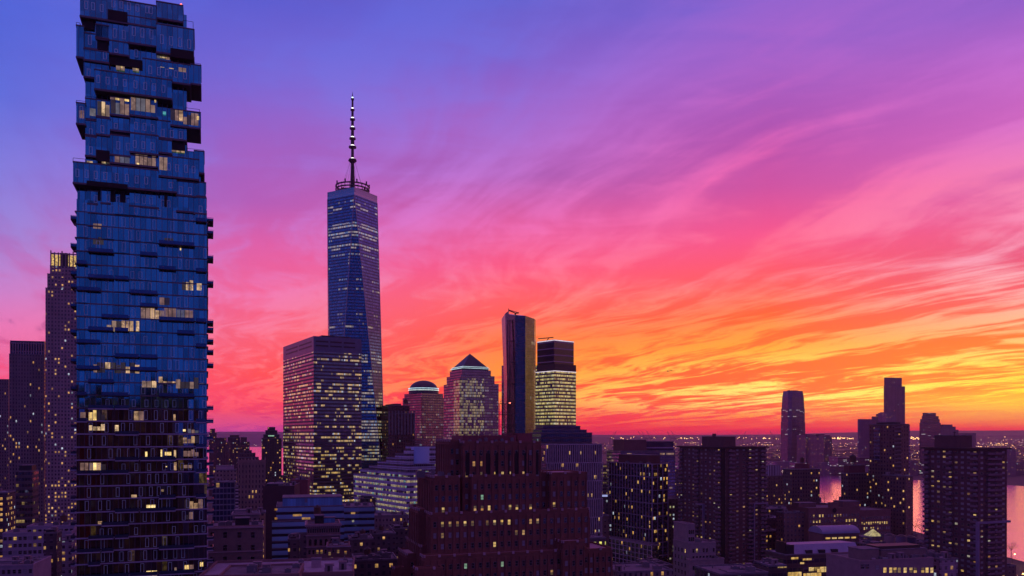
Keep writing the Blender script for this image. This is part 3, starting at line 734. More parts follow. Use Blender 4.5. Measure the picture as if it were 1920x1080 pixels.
# ---------------- pyramid topped tower
PYR = facade('fac_granite_pyramid', (.19, .13, .16), 3.1, 4.0, (.14, .86), (.22, .86), p=.30, row=.6, run=2, glass=(.20, .15, .24), metal=.9, gl_rough=.12, s=.22, warm=(.95, .68, .28), cool=(.8, .75, .9), coolp=.4, seed=41, hp=[(0, 1.2), (150, 1.), (190, .6), (205, .1)])
PYG = facade('fac_pyramid_glass', (.05, .04, .07), 1.6, 4.0, (.06, .94), (.14, .92), p=.62, row=.4, run=2, glass=(.16, .12, .2), metal=1., gl_rough=.1, s=.36, warm=(.98, .7, .2), cool=(.8, .8, .8), coolp=.2, seed=43, hp=[(0, 1.2), (185, 1.), (197, .1)])
B = Bd('pyramid_roofed_tower', 'granite tower with setbacks and a pyramid roof lit along its edge', 862, 1150, 832, 935, 62, cat='tower')
za, zb_, zc_, zd = B.z(718), B.z(703), B.z(692), B.z(688)
B.tier(0, B.R, 0, B.L, za, par=.4); i2 = B.x(870, 0)*.0 + 4.
B.tier(3.2, B.R-5, 3.2, B.L-3.2, zb_, za-.5, par=.4); B.tier(7, B.R-9, 7, B.L-6, zc_, zb_-.5, par=.4)
B.finish(PYR)
g = G(); g.prism([(-.4, B.L*.35), (-.4, -.4), (B.R*.62, -.4), (B.R*.62, 3), (3, 3), (3, B.L*.35)], 0, B.z(706)-2); g.build('glass_bay', PYG, B.e)
X0, X1, Y0, Y1 = 9., B.R-12, 9., B.L-8; cx, cy = (X0+X1)/2, (Y0+Y1)/2
g = G(); g.add([(X0-1.5, Y0-1.5, zd-1), (X1+1.5, Y0-1.5, zd-1), (X1+1.5, Y1+1.5, zd-1), (X0-1.5, Y1+1.5, zd-1), (cx, cy, zat(663, B.dep(cx, cy)))], [(0,1,4), (1,2,4), (2,3,4), (3,0,4), (3,2,1,0)])
g.box(X0, X1, Y0, Y1, zc_-.5, zd-1); ro = g.build('pyramid_roof', COP, B.e)
g = G(); 
for py, k in ((688.5, .0), (685.5, 1.6)):
    z = B.z(py); n = 26
    for i in range(n):
        a = X0-1.7+k + (X1-X0+3.4-2*k)*(i+.1)/n; b = a + (X1-X0)/n*.7; g.box(a, b, Y0-1.9+k, Y0-1.6+k, z-.35, z+.35)
        a = Y0-1.7+k + (Y1-Y0+3.4-2*k)*(i+.1)/n; b = a + (Y1-Y0)/n*.7; g.box(X0-1.9+k, X0-1.6+k, a, b, z-.35, z+.35)
g.build('light_strip', LEDC, ro)

# ---------------- curved glass tower
CUR = facade('fac_curved', (.05, .05, .08), 1.6, 3.6, (.04, .96), (.06, 1.), p=.07, row=.9, run=6, glass=(.10, .11, .15), metal=1., gl_rough=.22, wmetal=.8, wrough=.3, s=.5, warm=(1., .7, .35), coolp=.2, seed=51, tilt=.01)
d_ = 858; e = empty('curved_glass_tower', (at(972, d_).x, d_, 0)); tag(e, 'slim dark glass tower with a slanted open top and a crane arm', 'skyscraper')
def cpt(px, d): P = at(px, d); return (P.x - e.location.x, P.y - e.location.y)
low = [cpt(945, 880), cpt(951, 862), cpt(966, 850), cpt(985, 852), cpt(1001, 866), cpt(1004, 884), cpt(1000, 900), cpt(955, 900)]
up = [cpt(940.5, 880), cpt(947, 862), cpt(966, 848), cpt(985, 850), cpt(1002.5, 866), cpt(1005, 884), cpt(1000, 900), cpt(950, 900)]
tops = [zat(598, 880), zat(588, 862), zat(592, 848), zat(592, 850), zat(598, 866), zat(600, 884), zat(600, 900), zat(596, 900)]
g = G(); n = 8
zm = zat(720, 860)
vs = [(*p_, 0) for p_ in low] + [(*p_, zm) for p_ in low] + [(*p_, t_) for p_, t_ in zip(up, tops)]
g.add(vs, [(j*n+i, j*n+(i+1) % n, (j+1)*n+(i+1) % n, (j+1)*n+i) for j in range(2) for i in range(n)]); g.add([vs[2*n+i] for i in range(n)], [tuple(range(n))])
g.build('glass_wall', CUR, e)
g = G(); P1 = cpt(941, 879); P2 = cpt(948, 861); P3 = cpt(953.5, 856)
g.add([(*P1, tops[0]-1), (*P2, tops[1]-1), (*P3, tops[1]-2), (*P3, zat(583, 856)), (*P2, zat(587, 861)), (P1[0], P1[1], zat(600, 879)),
       (P1[0]+.5, P1[1]+1.5, tops[0]-1), (P2[0]+.5, P2[1]+1.5, tops[1]-1), (P3[0]+.5, P3[1]+1.5, tops[1]-2), (P3[0]+.5, P3[1]+1.5, zat(583, 856)), (P2[0]+.5, P2[1]+1.5, zat(587, 861)), (P1[0]+.5, P1[1]+1.5, zat(600, 879))],
      [(0,1,4,5), (1,2,3,4), (11,10,7,6), (10,9,8,7), (5,4,10,11), (4,3,9,10), (3,2,8,9)])
g.build('screen_wall', CUR, e)
g = G(); a = cpt(953.5, 858); b = cpt(966, 858); c = cpt(973, 858)
g.bar((*a, zat(582, 858)), (*b, zat(587, 858)), .55); g.bar((*a, zat(581, 858)), (*c, zat(586.5, 858)), .35); g.bar((*b, zat(587.5, 858)), (*c, zat(586.5, 858)), .7); g.bar((*a, zat(578.5, 858)), (*a, zat(596, 858)), .35)
g.bar((*b, zat(587, 858)), (cpt(966, 858)[0], cpt(966, 858)[1], zat(596, 858)), .8)
g.build('crane_arm', METAL, e)
g = G()
for i in range(7): q_ = i/7; a = cpt(953 + 4*q_, 855); g.bar((*a, zat(640 + 40*i, 855)), (cpt(966, 849)[0], cpt(966, 849)[1], zat(640+40*i, 855)), .3)
for px in (951, 955): g.bar((*cpt(px+1, 853), zat(600, 853)), (*cpt(px, 852), zat(820, 852)), .5)
g.build('rib', METAL, e)

# ---------------- broad lit office tower
LIT2 = facade('fac_lit_office', (.08, .065, .09), 1.9, 4.2, (.05, .95), (.40, .94), p=.93, row=.1, run=1, glass=(.16, .14, .2), metal=.9, gl_rough=.1, s=.95, warm=(.98, .72, .20), cool=(1., .95, .6), coolp=.1, seed=61, tilt=.01, wmetal=.3, wrough=.5, blot=.75)
BLK = facade('fac_dark_band', (.26, .20, .32), 60., 8., (0., 1.), (.16, 1.), p=0., glass=(.05, .04, .08), metal=.9, gl_rough=.15, wrough=.5, tilt=0.)
B = Bd('lit_office_tower', 'broad office tower with every lower floor lit yellow and a dark banded top', 1040, 998, 1003, 1080, 50, cat='office tower')
zt_, zm_ = B.z(636), B.z(682)
B.wall.prism([(0,0),(B.R,0),(B.R,B.L),(0,B.L)], 0, zm_, 0, cap=False); B.finish(LIT2)
g = G(); ix = 2.5; g.prism([(ix*.6,ix),(B.R-1.5,ix),(B.R-1.5,B.L-ix),(ix*.6,B.L-ix)], zm_, zt_); o = g.build('upper_block', BLK, B.e)
LEDP = emit('led_violet', (.8, .7, 1.), 1.1, .3)
g = G(); g.box(ix*.6-.2, B.R-1.3, ix-.25, ix, zt_-1.2, zt_-.2); g.box(ix*.6-.25, ix*.6, ix, B.L-ix, zt_-1.2, zt_-.2); g.build('light_strip', LEDP, o)
g = G(); g.box(-.2, B.R+.2, -.3, 0, zm_-9, zm_-8.2); g.box(-.3, 0, 0, B.L, zm_-9, zm_-8.2); g.build('light_strip', LEDP, B.e)
g = G(); g.box(-.15, B.R+.1, -.2, 0, zm_-7.8, zm_+.2); g.box(-.2, 0, 0, B.L*.9, zm_-7.8, zm_+.2); g.build('band', METAL, B.e)
g = G(); g.bar((B.R*.1, B.L*.5, zt_), (B.R*.2, B.L*.5, zt_+4), .5); g.bar((-B.R*.2, B.L*.6, zt_+2), (B.R*.4, B.L*.5, zt_+5), .6); g.build('crane_arm', METAL, B.e)

# ---------------- thin sliver tower just behind the curved one
B = Bd('sliver_tower', 'thin strip of a tower with small lights visible left of the curved glass tower', 944, 1250, 940.5, 960, 60, cat='tower')
B.tier(0, B.R, 0, B.L, B.z(686)); B.finish(DOM)

# ================================================================== the brown brick setback tower in the foreground
BRICK = mat('brown_brick', (.165, .072, .060), .9, var=.3, vscale=.3)
BRICKD = mat('brown_brick_dark', (.085, .045, .045), .9, var=.3, vscale=.3)
STONE = mat('coping_stone', (.34, .26, .32), .8, var=.25)
B = Bd('brick_setback_tower', 'massive brown brick tower with stepped setbacks and rows of small lit windows in the foreground', 808, 290, 768, 1105, 71.6, cat='tower')
B.lit = [(x, 978, 5, 7, k) for x, k in ((830, 'l0'), (843, 'l1'), (859, 'l1'), (872, 'l0'), (888, 'l3'), (915, 'l3'), (926, 'l0'), (941, 'l0'), (954, 'l0'), (993, 'l1'), (1004, 'l1'))]
B.lit += [(x, 888, 5, 8, 'l0') for x in (906, 918, 932, 944, 957, 969)] + [(x, 891, 4, 7, 'l1') for x in (983,)] + [(x, 874, 5, 6, 'l1') for x in (892, 905)]
B.lit += [(x, 955, 5, 8, k) for x, k in ((894, 'l1'), (908, 'l1'), (921, 'l0'), (961, 'l0'), (973, 'l0'), (987, 'l0'), (998, 'l0'))] + [(908, 932, 6, 7, 'g'), (903, 932, 5, 6, 'g')]
B.lit += [(874, 1042, 6, 7, 'l2'), (994, 1032, 6, 7, 'l2'), (1006, 1032, 6, 7, 'l2'), (968, 997, 6, 5, 'l3'), (980, 997, 6, 5, 'l1'), (868, 1063, 6, 7, 'g'), (938, 1059, 6, 7, 'g'), (1040, 1072, 6, 9, 'l1'), (1079, 971, 5, 5, 'g')]
FH = 3.95
def ztop(py, x=0, y=0): return B.z(py, x, y)
# tiers: x0, x1, y0, y1, top
Z1 = ztop(964)
Xr = B.R
tiers = []
def tr(x0, x1, y0, y1, z1, z0=0., m=0, ribs=True, crenel=True):
    B.tier(x0, x1, y0, y1, z1, z0, par=.9, m=m)
    tiers.append((x0, x1, y0, y1, z0, z1))
tr(0, Xr, 0, B.L, Z1)
ys = -5.
zA = B.z(1044, 0, ys); tr(B.x(795, ys), B.x(1105, ys), ys, 0, zA)
xa = B.x(1105, ys); tr(xa, B.x(1150, ys), ys+1, 14, B.z(1031, xa, ys+1))
xb0, xb1 = B.x(1055, -7.), B.x(1096, -7.); tr(xb0, xb1, -7., 0, B.z(1017, xb0, -7))
# left wings stepping down
x_ = B.x(789, 6); zB_ = B.z(1025, x_, 6); tr(x_, 0, 6, B.y(762, x_), zB_)
x2 = x_ - 4; zC_ = B.z(1040, x2, 12); tr(x2, x_, 12, B.y(748, x2), zC_)
x3 = B.x(781, -9); tr(x3, B.x(830, -9), -9, ys, B.z(1068, x3, -9)); 
x4 = x2 - 4; tr(x4, x2, 16, B.y(735, x4), B.z(1066, x4, 16))
# left wing between: at px 768..790, top 955
tr(-2.6, 0, 9, B.y(768, -2.6), B.z(957, -2.6, 9))
# shoulder on the left
xs0 = B.x(812, 1.5); zS = B.z(895, xs0, 1.5); tr(xs0, B.x(862, 1.5), 1.5, B.y(784, xs0), zS, Z1-1)
# main top block
yt = 5.; xt0 = B.x(868, yt); zT = B.z(830, xt0, yt); xt1 = B.x(1014, yt); tr(xt0, xt1, yt, yt+26, zT, Z1-1)
xu0 = B.x(838, 12.); tr(xu0, xt0, 9., yt+24, B.z(827, xu0, 12.), Z1-1)
xv0, xv1 = B.x(884, 3.4), B.x(1001, 3.4); tr(xv0, xv1, 3.4, yt, B.z(893, xv0, 3.4), Z1-1)
# right shoulder
xr0, xr1 = B.x(1032, 4.), B.x(1100, 4.); zR = B.z(888, xr0, 4.); tr(xr0, xr1, 4., 26., zR, Z1-1)
tr(B.x(1000, 6.), xr0, 7., 26., B.z(888, xr0, 7.), Z1-1)
tr(xr0+1.5, B.x(1099, 3.), 2.4, 4., B.z(957, xr0, 3.), Z1-1)
# red penthouse on top
rf = G(); X0 = B.x(868, 9); rf.box(X0, B.x(968, 9), 9, 26, zT, B.z(816, X0, 9)); rf.box(B.x(972, 9), B.x(1000, 9), 10, 24, zT, B.z(812, X0, 9))
rf.build('penthouse', [mat('red_brick', (.17, .055, .07), .9, var=.25, vscale=.3)], B.e)
for i in range(6): B.ac(B.x(880 + i*15 + i%2*4, 8), 7.4, zT, 1.2, 1.2, .9 + (i % 3)*.4)
B.ac(B.x(790, 10), 12, zS-.4, 3, 2.6, 2.2)
for i in range(5): B.ac(B.x(806 + i*9, 8), 8.+i % 2*3, zS, 1.2, 1.2, 1.0 + (i*7 % 4)*.3)
# piers, windows and coping detail on each tier
pg = G()
for (x0, x1, y0, y1, z0, z1) in tiers:
    wdt = x1 - x0; n = max(1, round(wdt / 2.75)); base = max(z0, z1 - 62)
    big = (x0, y0) == (xt0, yt)
    for i in range(n + 1):
        x = x0 + wdt * i / n
        pw = .62 if i % 2 == 0 else .3
        pg.box(max(x0, x-pw), min(x1, x+pw), y0-.38, y0, base, z1 - (1.2 if not big else .9))
        if i % 2 == 0: pg.box(max(x0, x-pw*.7), min(x1, x+pw*.7), y0-.44, y0-.02, z1-.2, z1+.75, 1)
    dl = y1 - y0; nl = max(1, round(dl / 3.0))
    for i in range(nl + 1):
        y = y0 + dl * i / nl
        pg.box(x0-.38, x0, max(y0, y-.55), min(y1, y+.55), base, z1-1.2)
        pg.box(x0-.44, x0-.02, max(y0, y-.4), min(y1, y+.4), z1-.2, z1+.75, 1)
    if wdt > 3: B.grid('R', x0, x1, n, max(z0, z1-60), z1 - 1.6, FH, 1.15, 1.95, off=y0-.01, p=.03, blind=.22)
    if dl > 3: B.grid('L', y0, y1, nl, max(z0, z1-60), z1 - 1.6, FH, 1.2, 2.0, off=x0-.01, p=.01, blind=.08)
pg.build('pier_and_coping', [BRICK, STONE], B.e)  # brick piers and the stone coping blocks above them, one mesh
# tall arched recess heads on the top block, their shade painted as black panels
ag = G()
for i in range(8):
    a = xt0 + (xt1-xt0)*(i+.5)/8; ag.box(a-.9, a+.9, yt-.16, yt-.02, zT-12, zT-4.5); 
    ag.add([(a+.9*cos(pi*k/8), yt-.16, zT-4.5+.9*sin(pi*k/8)) for k in range(9)], [tuple(range(9))])
ag.build('arched_recess_shade', DARKIN, B.e)
B.finish(BRICK, STONE)
# lattice mast standing on its roof
mx_, my_ = B.x(950, 14), 14; ox = B.C.x + mx_*B.v.x + my_*B.u.x; oy = B.dep(mx_, my_)
e = empty('lattice_antenna', (ox, oy, zT), R(20)); tag(e, 'black steel lattice antenna platform with a red lamp on the brown brick roof', 'antenna')
ht = zat(757, oy) - zT
g = G(); hw = 1.5
for i in (-1, 1):
    for j in (-1, 1): g.bar((i*hw, j*hw, -.6), (i*hw*.8, j*hw*.8, ht), .10)
for k in range(6):
    z0, z1 = ht*k/6, ht*(k+1)/6
    for j in (-1, 1): g.bar((-hw, j*hw, z0), (hw, j*hw, z1), .06); g.bar((hw, j*hw, z0), (-hw, j*hw, z1), .06); g.bar((j*hw, -hw, z0), (j*hw, hw, z1), .06)
g.build('lattice_frame', METAL, e)
for z in (ht, ht*.72, ht*.4):
    g = G(); g.box(-3.2, 3.0, -1.8, 1.8, z-.12, z); g.bar((-3.2, -1.8, z+.9), (3.0, -1.8, z+.9), .06)
    for i in range(6): g.bar((-3.2+i*1.24, -1.8, z), (-3.2+i*1.24, -1.8, z+.9), .05)
    g.build('platform', METAL, e)
g = G(); g.bar((-3, 0, -.6), (-3, 0, ht), .12); g.bar((2.9, 0, -.6), (2.9, 0, ht*.9), .08); g.build('pole', METAL, e)
g = G(); g.cyl(.9, -1, ht, ht+.5, .3); g.build('beacon', RED, e)
for k, (x, z, r_) in enumerate(((1.6, ht*.28, .9), (-1.2, ht*.2, .6))): g = G(); g.cyl(x, -1.9, z, z+.4, r_, r_*.7, 14); g.build('dish', METAL, e)

# ================================================================== generic buildings, row by row
def simple(name, label, c, d, l, r, ytop, m, a=71.6, cat='building', group=None, L=None, Rr=None, bulk=None, tank=None, mast=None, steps=(), par=1., roof=None, ac=0, trim=None, beacon=None):
    """bulk/steps: (px0, px1, py, y0 share, y1 share); tank: (px, py of its top, radius)"""
    B = Bd(name, label, c, d, l, r, a, L, Rr, cat, group)
    z1 = B.z(ytop); B.tier(0, B.R, 0, B.L, z1, par=par); top = z1
    prev = z1
    for (p0, p1, py, ya, yb) in steps:
        y0, y1 = B.L*ya, B.L*yb; x0, x1 = B.x(p0, y0), B.x(p1, y0); z2 = B.z(py, x0, y0); B.tier(x0, x1, y0, y1, z2, prev-.7, par=par*.6); prev = z2
    if bulk:
        for (p0, p1, py, ya, yb, bm) in bulk:
            y0, y1 = B.L*ya, B.L*yb; x0, x1 = B.x(p0, y0), B.x(p1, y0); B.bulk(x0, x1, y0, y1, z1-.3, B.z(py, x0, y0), bm)
    if tank:
        for (px, py, r_) in tank:
            y = B.L*.5; x = B.x(px, y); tz_ = B.z(py, x, y); h = r_*1.6; leg = max(1.2, tz_ - prev - h - r_*.75); B.tank(x, y, prev, r_, h, leg)
    if mast: 
        for (px, py) in mast: x = B.x(px, B.L*.4); B.mast(x, B.L*.4, prev-.2, B.z(py, x, B.L*.4)-prev, .2, .5 if beacon else None)
    for i in range(ac): B.ac(B.R*(.2+.6*random.random()), B.L*(.2+.6*random.random()), z1, 2.+random.random()*2, 2., 1.2+random.random())
    if trim:
        g = G()
        for (za, dz_, o_) in trim: g.box(-o_, B.R+o_, -o_, 0, z1-za, z1-za+dz_); g.box(-o_, 0, 0, B.L, z1-za, z1-za+dz_)
        g.build('cornice', STONE, B.e)
    if d < 620: B.clutter(0, B.R, B.L*.05, B.L*.9, z1, 5)
    B.finish(m, roof); return B

def resid(name, wall, cw=2.9, fh=3.1, p=.1, seed=0., mx=(.28, .72), my=(.28, .78), s=.8, **k):
    return facade(name, wall, cw, fh, mx, my, p=p, row=.3, run=1, glass=k.pop('glass', (.03, .03, .05)), gl_rough=.15, s=s, warm=k.pop('warm', (1., .48, .10)), seed=seed, **k)
RBR = (.085, .045, .055); RTAN = (.21, .15, .15); RGRY = (.12, .10, .13); RDRK = (.05, .035, .05); RWHT = (.34, .31, .40)
mA = resid('fac_res_a', RBR, seed=1, p=.07); mB_ = resid('fac_res_b', RGRY, seed=2, p=.10, cw=2.4); mC = resid('fac_res_c', RDRK, seed=3, p=.12); mD = resid('fac_res_d', RTAN, seed=4, p=.06, cw=2.6)
mE = resid('fac_res_e', RWHT, seed=5, p=.08, cw=2.2, fh=3.6); mOff = facade('fac_office_dark', (.06, .05, .07), 1.7, 3.8, (.05, .95), (.4, .9), p=.18, row=.8, run=3, glass=(.1, .1, .16), metal=.8, s=.7, seed=6)

# ---------------- left group beyond the stacked tower
PARK = resid('fac_limestone', (.25, .19, .22), cw=2.75, fh=3.45, p=.14, seed=7, mx=(.25, .75), my=(.22, .74), s=1.0, hp=[(0, 1.5), (60, 2.4), (120, 1.2), (170, .8), (240, .9), (262, 2.5), (272, .8)])
B = Bd('crowned_stone_tower', 'slender limestone tower with a glowing yellow arcaded crown behind the stacked glass tower', 88, 760, None, 156, 74, L=26, cat='tower')
zs = [B.z(540), B.z(513), B.z(497), B.z(471)]
B.tier(-1., B.R, -1, B.L, zs[0], par=.5); B.tier(.2, B.R-1, .2, B.L-1, zs[1], zs[0]-.5, par=.5); B.tier(2, B.R-4, 2, B.L-3, zs[2], zs[1]-.5, par=.5)
B.finish(PARK)
g = G(); x0, x1, y0, y1 = 2.6, B.R-6, 3, B.L-6; zc0, zc1 = zs[2]-.5, zs[3]
n = 7
for i in range(n+1): x = x0 + (x1-x0)*i/n; g.box(x-.45, x+.45, y0-.5, y0+.4, zc0, zc1 - (0 if i % 3 else -1.5)); 
for i in range(5): y = y0 + (y1-y0)*i/4; g.box(x0-.5, x0+.4, y-.45, y+.45, zc0, zc1)
g.box(x0-.3, x1+.3, y0-.4, y0+.2, zc1-1.6, zc1-.6); g.build('crown', mat('limestone', (.22, .18, .2), .8), B.e)
g = G(); g.box(x0, x1, y0+.5, y1, zc0, zc1-2.); g.build('lit_arcade', emit('crown_glow', (1., .55, .06), .95, .8), B.e)
g = G(); g.box(x0+(x1-x0)*.36, x0+(x1-x0)*.66, y0-.2, y1, zc0, zc1-.2); g.build('bulkhead', METAL, B.e)

GRID2 = resid('fac_grey_tower', (.15, .11, .14), cw=2.5, fh=3.6, p=.07, seed=8, mx=(.3, .74), my=(.2, .8), hp=[(0, 1.6), (110, 1.6), (160, .6), (220, .2)])
B = simple('flat_topped_tower', 'grey office tower with a flat colonnaded top second from the left edge', 17, 800, None, 83, 664, GRID2, 76, 'tower', L=40, bulk=[(19, 83, 639, .05, .9, BLK)])
g = G()
z0, z1 = B.z(663), B.z(641)
for i in range(14): x = .8 + (B.R-1.2)*i/13; g.box(x-.35, x+.35, .8, 2., z0, z1)
g.build('colonnade', STONE, B.e)
simple('left_edge_tower', 'dark tower cut by the left edge of the picture, lower than its neighbour', -40, 900, None, 16, 711, GRID2, 78, 'tower', L=30)
simple('shadowed_slab', 'dark narrow slab standing low in front of the flat topped grey tower', 30, 520, None, 61, 884, mOff, 74, 'building', L=14, bulk=[(36, 60, 873, .1, .8, METAL)])
simple('lit_corner_building', 'low building with stacked yellow windows at the left edge above the pale loft', -30, 480, None, 13, 925, resid('fac_lit_edge', RDRK, p=.5, seed=9, s=1.), 74, L=16)
B = Bd('pale_loft_building', 'long pale loft building with dark ribbon windows at the lower left', 5, 430, None, 134, 74, L=20)
z1 = B.z(1001); B.tier(0, B.R, 0, B.L, z1); x0 = B.x(50, 6); B.tier(x0, B.R, 6, B.L, B.z(988, x0, 6), z1-1)
B.lit = [(23, 1024, 4, 6, 'l1'), (64, 1020, 4, 5, 'l3')]
B.grid('R', 0, B.R, 14, z1-24, z1-.6, 3.7, 1.7, 1.9, off=-.01, p=.04, blind=.3); B.grid('R', x0, B.R, 9, z1, B.z(988, x0, 6)-.4, 3.7, 1.7, 1.9, off=5.99, p=.05)
for i in range(5): B.ac(4+i*6, 9+(i % 2)*4, z1 if i < 2 else B.z(988, x0, 6))
B.tank(B.R*.8, 12, B.z(988, x0, 6), 1.8, 3., 2.); B.finish(mat('pale_render', (.26, .24, .33), .8, var=.25))
simple('narrow_black_block', 'narrow black block standing in front of the pale loft at the lower left', 82, 385, None, 106, 1000, mC, 74, 'building', L=10, bulk=[(86, 102, 994, .1, .8, METAL)])
simple('lit_wedge_building', 'small building with yellow glowing windows between the black block and the stacked tower', 106, 410, None, 134, 1014, resid('fac_wedge', (.2, .18, .25), p=.32, seed=10, s=.9), 74, 'building', L=12)
B = Bd('pale_roof_building', 'pale flat roof with a parapet in the lower left corner', -60, 350, None, 62, 76, L=26)
z1 = B.z(1064); B.tier(0, B.R, 0, B.L, z1); x0 = B.x(-10, 8); B.bulk(x0, B.x(40, 8), 8, 16, z1-.2, B.z(1054, x0, 8), STONE, 'bulkhead'); B.ac(B.x(52, 5), 5, z1); B.ac(B.x(30, 4), 4, z1)
B.clutter(0, B.R, 2, B.L-2, z1, 12); B.grid('R', 0, B.R, 12, z1-8, z1-.5, 3.6, 1.3, 1.8, off=-.01, p=.1); B.finish(mat('pale_stone_wall', (.27, .23, .30), .85))

# ---------------- distant cluster between the stacked tower and the office block
simple('round_shouldered_tower', 'far dark tower with rounded shoulders touching the right edge of the stacked tower', 392, 1500, None, 406, 812, mA, 72, 'tower', L=20, steps=[(394, 403, 804, .1, .9)])
simple('far_flat_tower', 'far dark tower with one lit column between two slimmer towers', 405, 1420, None, 424, 821, mC, 72, 'tower', L=22)
simple('far_brick_slab', 'far brown slab left of the broad dark block near the bay', 417, 1300, None, 429, 829, mA, 72, 'tower', L=22)
simple('far_broad_block', 'far dark block with a notched roof left of the stepped pair', 427, 1380, None, 450, 820, mC, 72, 'tower', L=24, bulk=[(431, 448, 816, .2, .8, BRK)])
simple('far_stepped_block', 'far dark block stepping down toward the bay', 449, 1450, None, 468, 829, mC, 72, 'tower', L=24, steps=[(451, 463, 820, .1, .9)])
simple('dark_humped_block', 'dark humped block behind the pale tower with the spiky parapet', 444, 900, None, 490, 868, mA, 72, 'building', L=24, steps=[(446, 485, 858, .05, .9), (450, 479, 850, .1, .8), (456, 472, 845, .15, .7)])
TW = resid('fac_bay_tower', (.055, .035, .05), cw=2.8, fh=3.2, p=.10, seed=12, s=1.1)
B = simple('stepped_crown_apartment', 'dark apartment tower with a stepped crown standing alone against the bay', 491, 1050, None, 528, 822, TW, 72, 'tower', L=22, steps=[(494, 524, 815, .06, .94), (498, 520, 807, .14, .86), (502, 516, 801, .22, .78)])
g = G(); z = B.z(816, 3, 1); x0, x1 = B.x(503, 0), B.x(514, 0); g.box(x0, x1, -.3, 0, z-1.4, z-.2); g.build('lit_sign_band', emit('band_teal', (.3, .9, .6), .8, .3), B.e)
GOT = resid('fac_gothic', (.22, .15, .14), cw=2.2, fh=3.5, p=.05, seed=13, mx=(.3, .7), my=(.2, .75), s=.9)
B = Bd('spiky_parapet_tower', 'tan stone tower with a spiky gothic parapet and narrow windows', 447, 560, None, 497, 72, L=18, cat='tower')
z1 = B.z(864); B.tier(0, B.R, 0, B.L, z1, par=0)
g = G()
for i in range(9):
    x = B.R*i/8; g.box(x-.4, x+.4, -.5, .3, z1-16, z1+.4); g.cyl(x, -.1, z1+.4, z1+(2.6 if i % 2 == 0 else 1.6), .5, .08, 6)
for i in range(6):
    y = B.L*i/5; g.cyl(-.1, y, z1, z1+2.2, .5, .08, 6)
g.box(-.3, B.R+.3, -.45, .3, z1-1.4, z1-.4); g.box(-.5, .3, -.2, B.L, z1-1.4, z1+.3); g.box(-.3, B.R+.3, -.3, .1, z1-.5, z1+.5); g.build('parapet', mat('tan_stone', (.24, .17, .16), .85), B.e); B.finish(GOT)
simple('grey_roof_block', 'low grey block with a pale ribbed side just right of the stacked tower', 400, 640, None, 443, 882, mD, 72, 'building', L=20, bulk=[(405, 438, 874, .2, .8, STONE)], ac=3)
simple('ribbed_white_block', 'small white ribbed block wedged beside the tan spiky tower', 441, 610, None, 452, 912, facade('fac_white_rib', (.5, .45, .6), 8., 2.4, (.1, .9), (.3, .9), p=0, glass=(.05, .05, .1)), 72, 'building', L=12)
simple('grid_window_block', 'dark glass block with white floor lines and orange windows right of the stacked tower', 398, 470, None, 441, 905, facade('fac_grid_white', (.15, .16, .24), 2.0, 3.2, (.06, .94), (.12, .9), p=.14, row=.5, run=2, glass=(.03, .06, .14), metal=.6, s=.9, warm=(1., .5, .12), seed=14), 72, 'building', L=16)
B = simple('mansard_building', 'small beige building with dormers behind the foreground stone block', 436, 360, None, 487, 965, resid('fac_mansard', (.24, .19, .2), seed=15, p=.02, cw=2.2), 73, 'building', L=12, trim=[(.2, .5, .5), (3.6, .3, .3)], bulk=[(440, 462, 958, .2, .7, STONE)])
simple('lit_street_corner_shop', 'small corner building washed in orange street light beside the dark brick slab', 480, 420, None, 498, 962, resid('fac_corner', (.3, .2, .13), seed=16, p=.4), 73, 'building', L=12)

STN = mat('beige_stone_wall', (.19, .145, .15), .9, var=.22, vscale=.4)
B = Bd('beige_stone_block', 'beige stone block with three columns of dark square windows right of the stacked tower', 388, 300, None, 493, 73.5, L=18)
z1 = B.z(990); B.tier(0, B.R, 0, B.L, z1, par=1.2)
g = G(); g.box(-.5, B.R+.5, -.6, 0, z1-.4, z1+.3); g.box(-.25, B.R+.25, -.25, 0, z1-9.2, z1-8.8); g.box(B.R-.02, B.R+.02, 0, .02, 0, .1); g.build('cornice', STONE, B.e)
for py in (1003, 1027, 1049, 1066):
    for px in (398, 422, 449, 474):
        x = B.x(px); B.win('R', x, -.01, B.z(py, x), 1.55, 2.3, 'dark')
x0 = B.x(441, 5); B.bulk(x0, x0+5, 5, 9, z1-.3, z1+2.6, METAL); B.ac(B.x(416, 4), 4, z1); B.ac(B.x(428, 4), 6, z1); B.ac(B.x(478, 4), 5, z1)
B.finish(STN)
B = Bd('pale_roof_warehouse', 'low warehouse with a pale snowy roof and parapet at the bottom centre left', 500, 255, None, 662, 80, L=30)
z1 = B.z(1075, B.R, 0); B.tier(-20, B.R, 0, B.L, z1, par=1.4)
B.wins = []; B.lit = [(614, 1080, 10, 12, 'l0'), (630, 1080, 10, 12, 'l0')]
B.clutter(4, B.R, 2, B.L-2, z1, 16)
B.grid('R', 0, B.R, 9, z1-5, z1-.8, 3.8, 1.5, 2.2, off=-.01, p=.25)
x0 = B.x(584, 14); B.bulk(x0, x0+3, 14, 17, z1-.2, z1+2.6, STONE); B.ac(B.x(540, 8), 9, z1); B.finish(mat('pink_brick_wall', (.20, .13, .14), .9), mat('snowy_roof', (.30, .31, .40), .9, var=.3, vscale=.4))
B = Bd('left_warehouse_wing', 'darker lower wing of warehouse roofs between the stone block and the pale roof', 410, 240, None, 560, 80, L=20)
z1 = B.z(1082); B.tier(0, B.R, 0, B.L, z1, par=1.); B.ac(B.x(500, 5), 6, z1); B.ac(B.x(470, 5), 9, z1, 3, 3, 2); B.clutter(2, B.R, 2, B.L-2, z1, 9); B.finish(mat('pink_brick_wall', (.20, .13, .14), .9))

